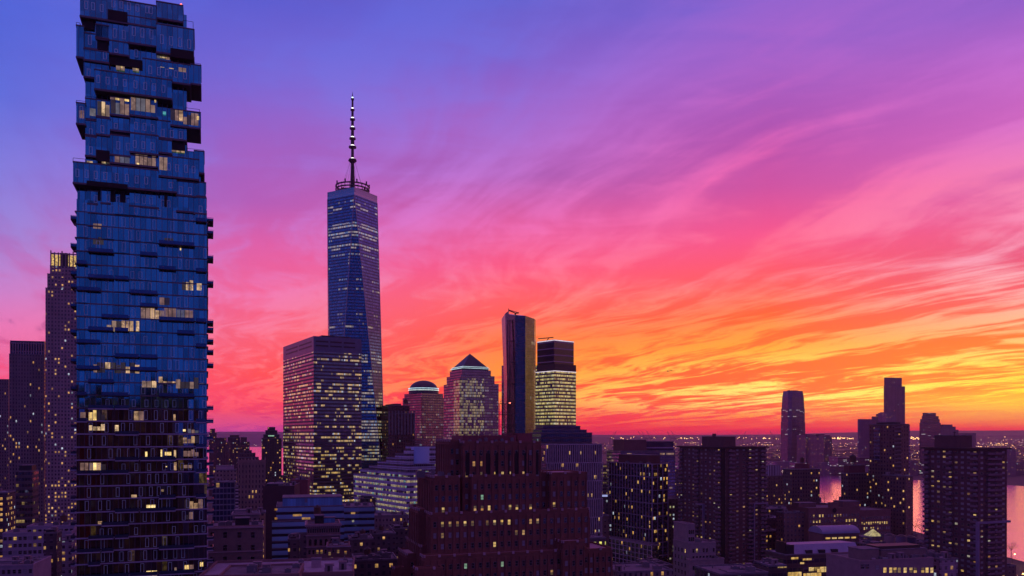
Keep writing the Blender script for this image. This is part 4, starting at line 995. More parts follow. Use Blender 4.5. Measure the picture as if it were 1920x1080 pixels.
simple('dark_brick_slab', 'dark red brick slab with a flat roof behind the blue striped offices', 493, 480, None, 552, 913, mat('maroon_brick', (.06, .035, .045), .9), 80, 'building', L=40, bulk=[(500, 530, 908, .2, .6, METAL)], ac=2)
simple('red_box_block', 'plain red brick box peeking out above the dark brick slab', 547, 540, None, 577, 901, mat('red_brick', (.17, .055, .07), .9), 80, 'building', L=20)
BLUES = facade('fac_blue_stripe', (.13, .30, .52), 40., 3.7, (0., 1.), (.52, .92), p=0., glass=(.015, .02, .04), metal=.2, tilt=0., var=.12, dim=.0)
BLUEP = facade('fac_blue_panel', (.06, .16, .34), 1.5, 4.5, (.04, .96), (.04, .96), p=0., glass=(.08, .28, .55), gl_rough=.4, tilt=0.)
B = Bd('blue_striped_offices', 'low office building banded in blue panels with a blue penthouse', 518, 430, None, 645, 75, L=34, cat='office building')
z1 = B.z(951); B.tier(0, B.R, 0, B.L, z1, par=.6); x0 = B.x(510, -2); B.tier(B.x(510, -2), B.R, -2.5, 0, B.z(978, 0, -2), par=.5)
x0, x1 = B.x(530, 6), B.x(642, 6); B.bulk(x0, x1, 6, 26, z1-.3, B.z(934, x0, 6), BLUEP, 'penthouse'); 
B.lit = [(541, 958, 9, 9, 'l1'), (640, 966, 16, 8, 'l2'), (559, 966, 9, 5, 'l2')]
B.finish(BLUES)
g = G()
for (pa, pb, py) in ((549, 566, 966), (515, 520, 955), (515, 520, 972), (566, 582, 972)):
    x0, x1 = B.x(pa), B.x(pb); z = B.z(py, x0); g = G(); g.box(x0, x1, -.06, -.01, z-.6, z+.5); g.build('lit_window', LIT[1], B.e)
B = Bd('blue_banded_annex', 'wider blue banded office annex in front of the terraced white building', 606, 470, None, 702, 78, L=30, cat='office building')
z1 = B.z(952); B.tier(0, B.R, 0, B.L, z1, par=.6); 
for (pa, pb, py) in ((628, 636, 962), (616, 624, 962), (658, 666, 962), (660, 664, 977)):
    x0, x1 = B.x(pa), B.x(pb); z = B.z(py, x0); g = G(); g.box(x0, x1, -.06, -.01, z-.6, z+.5); g.build('lit_window', LIT[1 if py < 970 else 2], B.e)
for i in range(5): B.ac(B.R*(.15+.17*i), 12, z1)
B.clutter(0, B.R, 2, 20, z1, 10)
B.finish(BLUES)
ORN = mat('ornate_stone', (.25, .17, .18), .85, var=.25, vscale=.4)
B = Bd('ornate_arched_building', 'ornate beige stone building with arched upper windows at the lower left centre', 575, 330, None, 638, 76, L=16)
z1 = B.z(985); B.tier(0, B.R, 0, B.L, z1, par=1.)
g = G(); g.box(-.7, B.R+.7, -.8, 0, z1-.5, z1+.3); g.box(-.7, 0, 0, B.L, z1-.5, z1+.3); g.box(-.4, B.R+.4, -.45, 0, z1-4.4, z1-4.); g.box(-.4, B.R+.4, -.45, 0, z1-9, z1-8.7)
for i in range(18): x = B.R*i/17; g.box(x-.12, x+.12, -.7, 0, z1-1.2, z1-.5)
g.build('cornice', STONE, B.e)
B.lit = [(580, 1017, 4, 5, 'l1'), (590, 1017, 4, 4, 'l3'), (590, 1026, 5, 4, 'l1'), (611, 1025, 4, 4, 'l1'), (600, 1034, 6, 4, 'l1'), (566, 1041, 5, 4, 'l1')]
B.grid('R', .3, B.R-.3, 8, z1-30, z1-9, 3.3, 1.0, 1.7, off=-.01, p=.03); B.grid('R', .3, B.R-.3, 14, z1-3.6, z1-1, 2.4, .6, 1.5, off=-.01, p=0); B.grid('L', .5, B.L-.5, 5, z1-30, z1-5, 3.3, 1., 1.7, off=-.01, p=.04)
for i in range(6):
    a = .3 + (B.R-.6)*(i+.5)/6; g = G(); g.box(a-.55, a+.55, -.06, -.01, z1-8.2, z1-6.2); g.add([(a+.55*cos(pi*k/8), -.06, z1-6.2+.55*sin(pi*k/8)) for k in range(9)], [tuple(range(9))]); g.build('arched_window', PANE, B.e)
x0, x1 = B.x(590, 4), B.x(607, 4); B.bulk(x0, x1, 4, 10, z1-.3, B.z(968, x0, 4), METAL); x0, x1 = B.x(597, 9), B.x(628, 9); B.bulk(x0, x1, 9, 13, z1-.3, B.z(972, x0, 9), BLUEP)
B.tank(B.x(595, 12), 12, z1+1.5, 1.5, 2.6, 2.); B.finish(ORN)
B = simple('brown_corniced_house', 'low brown brick house with a corniced roof beside the ornate arched building', 614, 300, None, 656, 1026, mat('brown_render', (.15, .08, .075), .9), 78, 'building', L=12, trim=[(.1, .5, .4)])
for px, py, k in ((618, 1038, 'l3'), (625, 1032, 'dark'), (634, 1034, 'l3'), (648, 1036, 'l1'), (622, 1048, 'l1'), (640, 1048, 'dark')): x = B.x(px); B.win('R', x, -.01, B.z(py, x), 1., 1.4, k)
B.flush()
for i, (c, r_, d, yt_, lab) in enumerate(((655, 700, 420, 1012, 'dark low roof with vents beside the brown corniced house'), (690, 742, 470, 1002, 'dark low building with tangled roof gear under the terraced white building'), (664, 745, 330, 1052, 'brick building with a row of orange windows left of the brown brick tower'),
                                     (735, 770, 520, 992, 'dark roofs wedged against the left foot of the brown brick tower'), (560, 575, 430, 1000, 'dark narrow house in shadow left of the ornate arched building'), (540, 562, 400, 1012, 'low dark house front above the red lit street'))):
    simple('low_roof_building', lab, c, d, None, r_, yt_, [resid('fac_lr%d' % i, (.07, .055, .075), p=(.12, .08, .22, .1, .1, .2)[i], seed=20+i), ][0], 76, 'building', L=18, ac=4, bulk=[(c+5, c+15, yt_-5, .2, .6, METAL)], tank=[(c+25, yt_-12, 1.4)] if i < 4 else None)

# ---------------- terraced white office building
TER = facade('fac_terrace', (.36, .40, .58), 1.6, 3.9, (.04, .96), (.38, .80), p=.85, row=.35, run=2, glass=(.05, .06, .09), metal=.3, s=.62, warm=(1., .72, .30), cool=(.4, .85, .75), coolp=.12, seed=71, blot=.85, var=.1,
             hp=[(0, 1.), (60, 1.), (80, .8), (84, .12), (110, .05)])
B = Bd('terraced_white_offices', 'white banded office building climbing in terraces with glowing window strips', 763, 600, 663, 830, 55, cat='office building')
pys = [888, 879, 873, 865, 857, 850, 844, 837]; pxl = [663, 675, 692, 708, 724, 741, 757, 777]
prev = 0.
for i, (py, pl) in enumerate(zip(pys, pxl)):
    y1 = B.y(pl) if pl < 763 else 2.; z1 = B.z(py, 0, max(0, y1 if pl < 763 else 0)); 
    if i == 7: B.tier(B.x(777), B.R, 0, 14, z1, prev-.4, par=.3)
    else: B.tier(0, B.R, 0, max(3, y1), z1, max(0, prev-.4), par=.3)
    prev = z1
x0 = B.x(777, -1); x1 = B.x(806, -1); B.finish(TER)
g = G(); n = 20; xm = (x0+x1)/2; rw = (x1-x0)/2
g.prism([(xm+rw*cos(pi+pi*k/n), -.2+.35*rw*sin(pi+pi*k/n)) for k in range(n+1)] + [(x1, 4), (x0, 4)], B.z(869, xm), B.z(838, xm)); g.build('stair_drum', mat('panel_blue_light', (.30, .50, .85), .5, .1, var=.08), B.e)  # blue light on the smooth drum is put into its panel colour

# ---------------- dark stepped office and finned apartment block right of the brick tower
B = simple('dark_stepped_office', 'dark stepped glass office with a flat top just below the lit office tower', 1014, 620, None, 1110, 812, facade('fac_step_dark', (.06, .04, .07), 1.8, 3.6, (.05, .95), (.3, .9), p=.04, row=.6, run=2, glass=(.08, .07, .12), metal=.8, s=.5, seed=72), 76, 'office building', L=30,
           steps=[(1016, 1100, 806, .08, .9), (1018, 1088, 799, .16, .85)], bulk=None, ac=0)
FIN = facade('fac_fins', (.30, .27, .38), 1.25, 7.2, (.28, .86), (.0, 1.), p=0., glass=(.02, .02, .035), gl_rough=.1, tilt=0., seed=73, var=.1)
FIN2 = facade('fac_fin_windows', (.07, .055, .075), 2.1, 3.3, (.24, .76), (.25, .8), p=.08, row=.3, run=1, glass=(.02, .02, .04), gl_rough=.1, s=.95, warm=(1., .52, .10), seed=74, var=.12)
B = Bd('finned_apartment_block', 'apartment block with pale vertical fins and scattered orange windows behind the brick tower', 1024, 440, None, 1128, 74, L=28, cat='apartment block')
z1 = B.z(833); B.tier(0, B.R, 0, B.L, z1, par=.4)
g = G(); n = 30; fh3 = 9.9; k = 0; z = z1
while z > 35:
    for i in range(n + 1): x = B.R*i/n + (k % 2)*.5; g.box(x-.16, x+.16, -.45, 0, z-fh3, z)
    g.box(-.1, B.R+.1, -.5, 0, z-.35, z+.0); z -= fh3; k += 1
g.build('fin', mat('pale_fin', (.40, .34, .44), .7), B.e); B.finish(FIN2)
B = simple('green_lit_podium', 'low roof with greenish yellow lights at the foot of the finned block', 1104, 400, None, 1136, 1010, resid('fac_podium_lit', (.08, .06, .08), p=.7, seed=75, s=1.1, warm=(.9, .8, .15)), 76, 'building', L=14)
simple('pale_ledge_office', 'distant pale block with lit rows seen between the finned block and the gridded tower', 1124, 950, None, 1162, 872, facade('fac_ledge', (.20, .15, .22), 2., 3.8, (.1, .9), (.4, .85), p=.35, row=.8, run=3, s=.35, glass=(.1, .08, .14), metal=.6, seed=76), 74, 'office building', L=26, trim=[(.2, 1.2, 1.)])
simple('shadowed_side_street_block', 'dark building with a blue sign light between the finned block and the gridded tower', 1124, 620, None, 1146, 930, mC, 74, 'building', L=20)
B = simple('far_glass_office', 'broad purple tinted office block with a red brown upper half behind the gridded tower', 1164, 900, None, 1266, 846, facade('fac_far_glass', (.11, .08, .13), 1.9, 3.8, (.06, .94), (.35, .9), p=.16, row=.7, run=3, glass=(.14, .12, .22), metal=.8, s=.6, seed=77, warm=(1., .55, .2)), 74, 'office building', L=40,
           bulk=[(1170, 1212, 825, .05, .8, mat('red_brown_panel', (.12, .055, .07), .8)), (1212.5, 1263, 828, .05, .8, BLK)], mast=[(1173, 822)])
GRD = facade('fac_grid_apartment', (.24, .20, .36), 3.1, 6.4, (.10, .90), (.035, .965), p=.0, glass=(.015, .015, .03), gl_rough=.08, metal=.1, seed=78, tilt=.01)
GRDL = facade('fac_grid_lit', (.012, .012, .02), 1.45, 3.2, (.06, .94), (.16, .86), p=.085, row=.3, run=1, glass=(.014, .014, .028), s=1., warm=(1., .50, .09), seed=79)
B = Bd('gridded_apartment_tower', 'dark glass apartment tower framed by a pale vertical grid with a plain penthouse', 1223, 600, 1142, 1252, 60, cat='apartment tower')
z1 = B.z(870); B.tier(0, B.R, 0, B.L, z1, par=.5)
g = G(); z = z1; k = 0
n1 = 15
for i in range(n1+1): y = B.L*i/n1; g.box(-.45, 0, y-.2, y+.2, 20, z1)
for i in range(4): x = B.R*i/3; g.box(x-.2, x+.2, -.45, 0, 20, z1)
while z > 20: g.box(-.5, 0, 0, B.L, z-.3, z+.15); g.box(-.1, B.R, -.5, 0, z-.3, z+.15); z -= 9.6; k += 1
g.build('facade_grid', mat('violet_grey_frame', (.27, .23, .36), .7), B.e)
y0, y1 = B.y(1160, 3), B.y(1216, 3); B.bulk(3, 14, y1, y0, z1-.3, B.z(854, 3, y1), BRK, 'penthouse')
for px in (1176, 1202, 1216): B.ac(1.6, B.y(px, 1.6), z1, 1.6, 3, 1.2)
B.finish(GRDL)
B = Bd('white_grid_podium', 'low white gridded building at the foot of the gridded apartment tower', 1223, 560, 1118, 1232, 60, cat='apartment building')
z1 = B.z(1022); B.tier(-2., B.R, -2., B.L, z1, par=.8)
g = G(); n = 15
for i in range(n+1): y = -2 + (B.L+2)*i/n; g.box(-2.4, -2., y-.22, y+.22, 4, z1)
z = z1
while z > 6: g.box(-2.45, -2., -2., B.L, z-.3, z); z -= 3.3
g.build('facade_grid', mat('white_frame', (.42, .38, .5), .7), B.e)
g = G(); g.box(-2.6, -2.1, -2., B.L, 2.5, 5.2); g.build('shopfront', emit('shop_glow', (1., .6, .12), 1.2, .8), B.e)
B.finish(GRDL)
simple('shadow_block', 'dark block with greenish lit windows between the gridded tower and the brown apartment slabs', 1250, 640, None, 1275, 936, resid('fac_gap', RDRK, p=.22, seed=80, warm=(.85, .75, .3)), 72, 'building', L=20)
for px, d, hh, lab, m_ in ((1134, 610, 929.5, 'small bright blue sign glowing above the side street', emit('sign_blue', (.03, .2, 1.), .9, .1)),):
    P = at(px, d); g = G(); g.box(-2.0, 2.0, -.2, .2, -.7, .7); g.box(-2.2, 2.2, .2, .4, -.9, .9, 1); g.box(-.2, .2, .4, 6., -.3, .3, 1)
    o = g.build('illuminated_sign', [m_, METAL]); o.location = (P.x, P.y, zat(hh, d)+.0); tag(o, lab, 'sign')

# ---------------- brown balconied apartment slabs
APW = mat('brown_apartment_brick', (.095, .055, .065), .9, var=.25, vscale=.3)
EDGE = mat('pale_violet_edge', (.20, .17, .27), .8)
FRM = None
def slab_tower(label, c, d, l, r, ytop, pent, a, nl, nr, balL, balR, fh, edges=(), seed=1):
    random.seed(seed)
    B = Bd('balconied_apartment_tower', label, c, d, l, r, a, cat='apartment tower', group='brown brick apartment towers with stacked balconies')
    z1 = B.z(ytop); B.tier(0, B.R, 0, B.L, z1, par=0)
    g = G(); g.box(-1.6, B.R+1.6, -1.6, B.L+1.2, z1, z1+.9); g.build('roof_slab', mat('dark_roof_edge', (.05, .035, .045), .9), B.e)
    for (p0, p1, py, face) in pent:
        if face == 'R': x0, x1 = B.x(p0, 3), B.x(p1, 3); B.bulk(x0, x1, 3, 12, z1+.5, B.z(py, x0, 3), APW, 'penthouse')
        else: y0, y1 = B.y(p1, 3), B.y(p0, 3); B.bulk(3, 12, y0, y1, z1+.5, B.z(py, 3, y0), APW, 'penthouse')
    zlow = max(2, B.z(1110)); nf = int((z1 - zlow) / fh)
    def colwin(face, i, n, per, off=-.01):
        a = per*(i+.5)
        for k in range(nf):
            z = z1 - fh*(k+.55); rr = random.random()
            kind = 'l0' if rr < .02 else 'l1' if rr < .045 else 'l3' if rr < .09 else 'l2' if rr < .10 else 'blind' if rr < .6 else 'dark'
            B.win(face, a, off, z, 1.35 if per < 3.4 else 1.9, 1.2, kind)
    pl, pr_ = B.L/nl, B.R/nr
    for i in range(nl): colwin('L', i, nl, pl)
    for i in range(nr): colwin('R', i, nr, pr_)
    nb = 0; rest = G()
    for face, cols, per in (('L', balL, pl), ('R', balR, pr_)):
        for i in cols:
            a0, a1 = per*i + .15, per*(i+1) - .15
            for k in range(nf):
                z = z1 - fh*(k+1); g = G() if nb < 100 else rest
                if face == 'R': g.box(a0, a1, -1.5, 0, z, z+.22); g.box(a0, a1, -1.5, -1.42, z+.22, z+1.15); g.box(a0, a0+.08, -1.42, 0, z+.22, z+1.15); g.box(a1-.08, a1, -1.42, 0, z+.22, z+1.15)
                else: g.box(-1.5, 0, a0, a1, z, z+.22); g.box(-1.5, -1.42, a0, a1, z+.22, z+1.15); g.box(-1.42, 0, a0, a0+.08, z+.22, z+1.15); g.box(-1.42, 0, a1-.08, a1, z+.22, z+1.15)
                if nb < 100: g.build('balcony', BALC, B.e)
                nb += 1
    if rest.v: rest.build('balcony', BALC, B.e, kind='stuff')
    for (face, px, w_, py) in edges:
        g = G()
        if face == 'R': x = B.x(px, -1.8); g.box(x, x+w_, -1.9, -.01, 0, B.z(py, x, -1.8)); g.box(x+w_, B.R+.4, -1.9, -.01, B.z(py, x, -1.8)-1.1, B.z(py, x, -1.8))
        else: y = B.y(px, -1.8); g.box(-1.9, -.01, y, y+w_, 0, B.z(py, -1.8, y)); g.box(-1.9, -.01, y+w_, y+w_+8, B.z(py, -1.8, y)-1.1, B.z(py, -1.8, y))
        g.build('wing_wall', EDGE, B.e)
    return B
BALC = mat('balcony_concrete', (.16, .11, .15), .85)
B = slab_tower('brown brick apartment tower in the middle right, twin faces meeting below a wide penthouse', 1352, 550, 1274, 1436, 840, [(1316, 1359, 819, 'L')], 66, 10, 7, (0, 5, 9), (1, 4, 6), 2.75, (('L', 1318, .7, 945), ('R', 1414, .7, 943)), 31)
g = G(); y = B.y(1338, 3); g.box(2.6, 4.4, y-.9, y+.9, B.z(822), B.z(813)); g.build('chimney', APW, B.e); g = G(); g.box(-.02, 3.2, -.35, -.015, 0, B.z(841)); g.build('recess_shade', DARKIN, B.e); B.finish(APW)  # black strip on the face paints the shade of a deep vertical break
B = slab_tower('brown brick apartment tower at the far right in front of the pink river', 1834, 430, 1733, 1888, 843, [(1752, 1800, 817, 'L')], 68, 9, 4, (0, 4, 8), (1, 2), 2.75, (('R', 1835, .6, 979), ), 32)
B.mast(3, B.y(1790, 3), B.z(818), 3, .2); B.finish(APW)
TALL = resid('fac_tall_brick', (.085, .045, .055), cw=2.7, fh=2.95, p=.085, seed=83, s=1.1)
B = Bd('tall_brick_apartment', 'tall slim brick apartment tower right of the water tank building', 1690, 620, 1630, 1704, 66, cat='apartment tower')
z1 = B.z(795); B.tier(0, B.R, 0, B.L, z1, par=.4); y0, y1 = B.y(1676), B.y(1640); B.bulk(2, B.R-1, y0, y1, z1-.2, B.z(791.5), METAL)
for k in range(34):
    z = z1 - 2.95*(k+1); g = G(); g.box(-1.2, 0, 0, B.L*.17, z, z+.9); g.build('balcony', BALC, B.e)
g = G(); ya, yb = B.y(1650), B.y(1639); g.box(-.5, 0, ya, yb, B.z(868), B.z(801)); g.build('glass_strip', facade('fac_strip', (.1, .1, .18), 1.5, 2.95, (.05, .95), (.2, .9), p=.02, glass=(.2, .22, .36), metal=.9, seed=84), B.e)
B.finish(TALL)
simple('brick_apartment_wing', 'lower brick wing of apartments right of the tall slim brick tower', 1698, 600, 1655, 1712, 893, TALL, 66, 'apartment building')
simple('glassy_neighbor_tower', 'pale glassy apartment tower touching the right side of the tall brick tower', 1692, 700, None, 1706, 797, facade('fac_glassy', (.20, .17, .28), 2., 3., (.1, .9), (.3, .9), p=.1, s=.6, glass=(.16, .15, .26), metal=.7, seed=85), 72, 'apartment tower', L=20)
BRN = resid('fac_tank_building', (.07, .045, .06), cw=2.5, fh=3.0, p=.09, seed=86, s=1.)
PNT = mat('penthouse_maroon', (.13, .045, .06), .85)
B = simple('water_tank_building', 'dark apartment building with a maroon penthouse and a large water tank on top', 1590, 640, 1577, 1640, 888, BRN, 71.6, 'apartment building', Rr=None, bulk=[(1592, 1622, 873, .1, .9, PNT)])
xx = B.x(1599, B.L*.5); B.tank(xx, B.L*.5, B.z(873, 2, 2), 2.5, 4.6, 2.6)
B = simple('round_penthouse_building', 'broad apartment building with a red rounded penthouse and small tank left of the river gap', 1485, 660, 1468, 1537, 880, BRN, 71.6, 'apartment building', trim=[(.1, .5, .3)])
g = G(); xx, yy = B.x(1504, B.L*.5), B.L*.5; g.cyl(xx, yy, B.z(880)-.3, B.z(870), 5.8, None, 24); g.build('penthouse', PNT, B.e); B.tank(xx, yy, B.z(870), 1.7, 3.2, 1.2)
STR = facade('fac_white_fins', (.38, .34, .48), 1.6, 30., (.25, .8), (0, 1.), p=0., glass=(.03, .02, .05), tilt=0.)
B = simple('striped_crown_building', 'dark slab with a white finned crown beside the middle apartment tower', 1440, 700, None, 1476, 893, BRN, 71.6, 'apartment building', L=22, bulk=[(1441, 1463, 873, .1, .9, STR)])

# ---------------- mid and low foreground blocks on the right
MID = resid('fac_mid_brown', (.13, .08, .085), cw=3., fh=3.8, p=.3, seed=87, mx=(.2, .8), my=(.2, .8), s=1.)
MIDW = mat('mid_brown_wall', (.16, .09, .095), .9, var=.25, vscale=.3)
B = Bd('clock_gable_offices', 'brown office building with a round ornament in its gable and many yellow windows', 1516, 560, None, 1613, 75, L=26, cat='office building')
z1 = B.z(954); B.tier(0, B.R, 0, B.L, z1, par=1.)
x0, x1 = B.x(1556, 0), B.x(1572, 0); B.wall.box(x0, x1, -.4, 2, z1-1, B.z(942, x0)); g = G(); xm, zm_ = (x0+x1)/2, B.z(957, x0); g.add([(xm+1.5*cos(2*pi*k/20), -.6, zm_+1.7*sin(2*pi*k/20)) for k in range(20)], [tuple(range(20))]); g.add([(xm+1.5*cos(2*pi*k/20), -.4, zm_+1.7*sin(2*pi*k/20)) for k in range(20)], [tuple(range(20))]); g.build('round_ornament', DARKIN, B.e)
x0, x1 = B.x(1581, 5), B.x(1612, 5); B.bulk(x0, x1, 5, 16, z1-.3, B.z(941, x0, 5), MIDW); B.bulk(B.x(1498, 12), B.x(1530, 12), 12, 20, z1-.3, B.z(944, 0, 12), MIDW)
B.lit = [(1525, 965, 3, 4, 'l1'), (1539, 970, 4, 4, 'l0'), (1600, 960, 4, 4, 'l1'), (1566, 970, 4, 4, 'l0'), (1574, 969, 4, 4, 'l1'), (1593, 976, 6, 4, 'l0'), (1525, 981, 3, 4, 'l0'), (1533, 980, 3, 4, 'l0'), (1539, 980, 3, 4, 'l0'), (1525, 991, 3, 4, 'l0'), (1534, 990, 3, 4, 'l0'), (1594, 984, 4, 4, 'l0'), (1566, 978, 3, 4, 'l1'), (1602, 978, 3, 4, 'l0')]
B.grid('R', .5, B.R-.5, 17, z1-24, z1-3., 3.7, 1.35, 2., off=-.01, p=.14); B.finish(MIDW)
B = Bd('lit_row_offices', 'brown low office block with a bright row of paired windows beside the clock gable building', 1613, 575, None, 1670, 75, L=26, cat='office building')
z1 = B.z(958); B.tier(0, B.R, 0, B.L, z1, par=1.)
B.lit = [(x, 983, 3.4, 4, 'l0') for x in range(1614, 1664, 3)]
B.grid('R', .5, B.R-.5, 13, z1-22, z1-3., 3.7, 1.2, 2., off=-.01, p=.12); B.finish(MIDW)
B = simple('plain_brown_block', 'plain brown block with three small orange windows beside the clock gable offices', 1470, 560, 1455, 1516, 962, resid('fac_plain', (.13, .075, .08), seed=88, p=.05), 75, 'building')
B = simple('dark_rail_shed', 'long dark roofs beside the middle apartment tower', 1436, 640, None, 1500, 955, mC, 78, 'building', L=30, ac=3)
B = simple('yellow_window_block', 'small dark block with two yellow windows beside the middle apartment tower', 1437, 580, None, 1468, 996, resid('fac_yel', RBR, seed=89, p=.3), 78, 'building', L=16)
simple('snowy_flat_roof', 'flat snowy roof beyond the small yellow windowed block', 1437, 600, None, 1470, 972, mC, 80, 'building', L=24, roof=mat('snowy_roof', (.30, .31, .40), .9))
SNOW = mat('blue_metal_roof', (.24, .27, .42), .55, .2, var=.15, vscale=.3)
B = Bd('barrel_vault_hall', 'hall with a pale barrel vaulted roof and a strip of yellow windows', 1543, 470, None, 1611, 78, L=14, cat='hall')
zw = B.z(1001); B.wall.prism([(0,0),(B.R,0),(B.R,B.L),(0,B.L)], 0, zw, 0, cap=False); B.finish(mat('brown_panel', (.15, .085, .09), .9))
g = G(); n = 12; hgt = B.z(986, 0, B.L/2) - zw; pr = [(-.3 + (B.L+.6)*(1-cos(pi*k/n))/2, zw + hgt*sin(pi*k/n)) for k in range(n+1)]
vs = [(-.4, y, z) for y, z in pr] + [(B.R+.4, y, z) for y, z in pr]; g.add(vs, [(k, n+1+k, n+2+k, k+1) for k in range(n)] + [tuple(range(n, -1, -1)), tuple(range(n+1, 2*n+2))]); g.build('vaulted_roof', SNOW, B.e)
for i in range(5): x = B.x(1548 + 12*i); g = G(); g.box(x, x+3., -.06, -.01, B.z(1011), B.z(1008)); g.build('lit_window', LIT[0], B.e)
SCH = facade('fac_school', (.07, .045, .055), 3., 4.2, (.05, .95), (.35, .8), p=.22, row=.6, run=3, s=1., glass=(.03, .03, .05), seed=90)
B = Bd('blue_roofed_complex', 'sprawling low brick complex with pale blue metal roofs in the lower right foreground', 1472, 400, 1436, 1612, 76, cat='school')
z1 = B.z(1041); B.tier(0, B.R, 0, B.L, z1, par=.6)
x0, x1 = B.x(1490, 2.5), B.x(1611, 2.5); zz0 = z1-.3; zz1 = B.z(1020, x0, 8)
g = G(); g.add([(x0, 2.5, zz0), (x1, 2.5, zz0), (x1, 5.5, zz1), (x0, 5.5, zz1), (x0, 18, zz1-.6), (x1, 18, zz1-.6), (x0, 20, zz0), (x1, 20, zz0)], [(0,1,2,3), (3,2,5,4), (4,5,7,6), (0,3,4,6), (1,7,5,2)]); g.build('metal_roof', SNOW, B.e)
g = G(); x = B.x(1473, 3); g.box(x, x+.5, 3, 12, z1, B.z(1017, x, 3)); g.box(x, x0, 3, 3.4, z1, B.z(1022, x, 3)); g.build('roof_screen', METAL, B.e)
for k in range(3): x = B.x(1512+24*k, 2.4); g = G(); g.box(x, x+3.4, 2.3, 4, z1-.1, z1+1.6); g.build('roof_louver', METAL, B.e)
for (pa, pb, py, h_) in ((1483, 1497, 1047, 1.0), (1505, 1522, 1049, .9), (1532, 1560, 1070, 1.6), (1477, 1503, 1077, 2.), (1506, 1540, 1079, 2.), (1500, 1508, 1056, .9)):
    a, b = B.x(pa, -.0), B.x(pb, 0); z = B.z(py, a); n = max(1, round((b-a)/2.)); 
    for i in range(n): g = G(); g.box(a+(b-a)*i/n+.1, a+(b-a)*(i+1)/n-.1, -.06, -.01, z-h_/2, z+h_/2); g.build('lit_window', LIT[0], B.e)
B.finish(SCH, mat('snowy_roof', (.30, .31, .40), .9))
B = simple('snow_roof_annex', 'small annex with a snow blue roof at the left end of the blue roofed complex', 1442, 360, None, 1475, 1062, SCH, 80, 'building', L=14, roof=mat('snowy_roof', (.30, .31, .40), .9), ac=2)
# pyramid skylight building and tanks
B = simple('skylight_building', 'low building with a glowing glass pyramid skylight and lit windows', 1620, 500, None, 1668, 1008, resid('fac_sky', (.15, .1, .11), seed=91, p=.5), 78, 'building', L=14)
g = G(); x0, x1 = B.x(1634, 3), B.x(1655, 3); z = B.z(1006, x0, 3); g.add([(x0,3,z),(x1,3,z),(x1,3+x1-x0,z),(x0,3+x1-x0,z),((x0+x1)/2,3+(x1-x0)/2,B.z(992,x0,6))], [(0,1,4),(1,2,4),(2,3,4),(3,0,4)]); g.build('glass_skylight', emit('skylight_glow', (.9, .75, .3), .55, .5), B.e)
for i, (px, lab) in enumerate(((1668, 'beige round tank, left one of the three big rooftop tanks'), (1690, 'violet grey round tank between the beige tank and the darkest tank'), (1708, 'darkest round tank nearest to the river'))):
    e = empty('storage_tank', (at(px, 470+i*12).x, 470+i*12, 0)); tag(e, lab, 'tank', 'rooftop storage tanks at the lower right')
    d_ = 470+i*12; z0 = 0; zt_ = zat((1003, 1005, 1007)[i], d_); r_ = 3.0
    g = G(); g.cyl(0, 0, z0, zt_, r_, None, 24); g.build('drum', [mat('tank_beige', (.26, .18, .2), .8), mat('tank_violet', (.17, .14, .24), .8), mat('tank_dark', (.06, .07, .13), .8)][i], e)
    g = G(); g.cyl(0, 0, zt_, zt_+1.1, r_*1.05, .3, 24); g.build('tank_roof', METAL, e)
# beige block with long lit windows, bottom right
BEI = mat('beige_concrete', (.24, .18, .21), .9, var=.2, vscale=.3)
B = Bd('beige_lit_block', 'beige block with broad yellow windows and boxy penthouses at the bottom right', 1612, 330, None, 1750, 76, L=22)
z1 = B.z(1053); B.tier(0, B.R, 0, B.L, z1, par=1.); z2 = z1
x0, x1 = B.x(1614, 4), B.x(1648, 4); B.bulk(x0, x1, 4, 12, z1-.3, B.z(1031, x0, 4), STN); x0, x1 = B.x(1652, 7), B.x(1736, 7); B.bulk(x0, x1, 7, 15, z1-.3, B.z(1032, x0, 7), STN); g = G(); g.box(x0-1, x1-2, 8, 16, B.z(1032, x0, 7), B.z(1025, x0, 7)); g.build('cooling_plant', METAL, B.e)
for px, py, k in ((1617, 1062, 'dark'), (1626, 1062, 'dark'), (1645, 1064, 'blind')): x = B.x(px); B.win('R', x, -.01, B.z(py, x), 1.9, 1.9, k)
B.clutter(1, B.R, 1, 6, z1, 9)
for px in (1659, 1670, 1678, 1686, 1697, 1708, 1716, 1730, 1738, 1747): x = B.x(px); B.win('R', x, -.01, B.z(1069, x), 1.7, 2.3, 'l0' if px not in (1686,) else 'l3')
for i in range(8): B.ac(B.x(1650+i*12, 4), 4, z1, 1.4, 1.4, 1.)
B.finish(BEI)
B = simple('violet_corner_block', 'violet grey corner block at the foot of the right hand apartment tower', 1762, 345, None, 1796, 1050, resid('fac_corner2', (.22, .17, .24), seed=92, p=.15), 76, 'building', L=18, ac=3)
BGE = mat('greyish_stone_wall', (.24, .20, .24), .9, var=.2, vscale=.35)
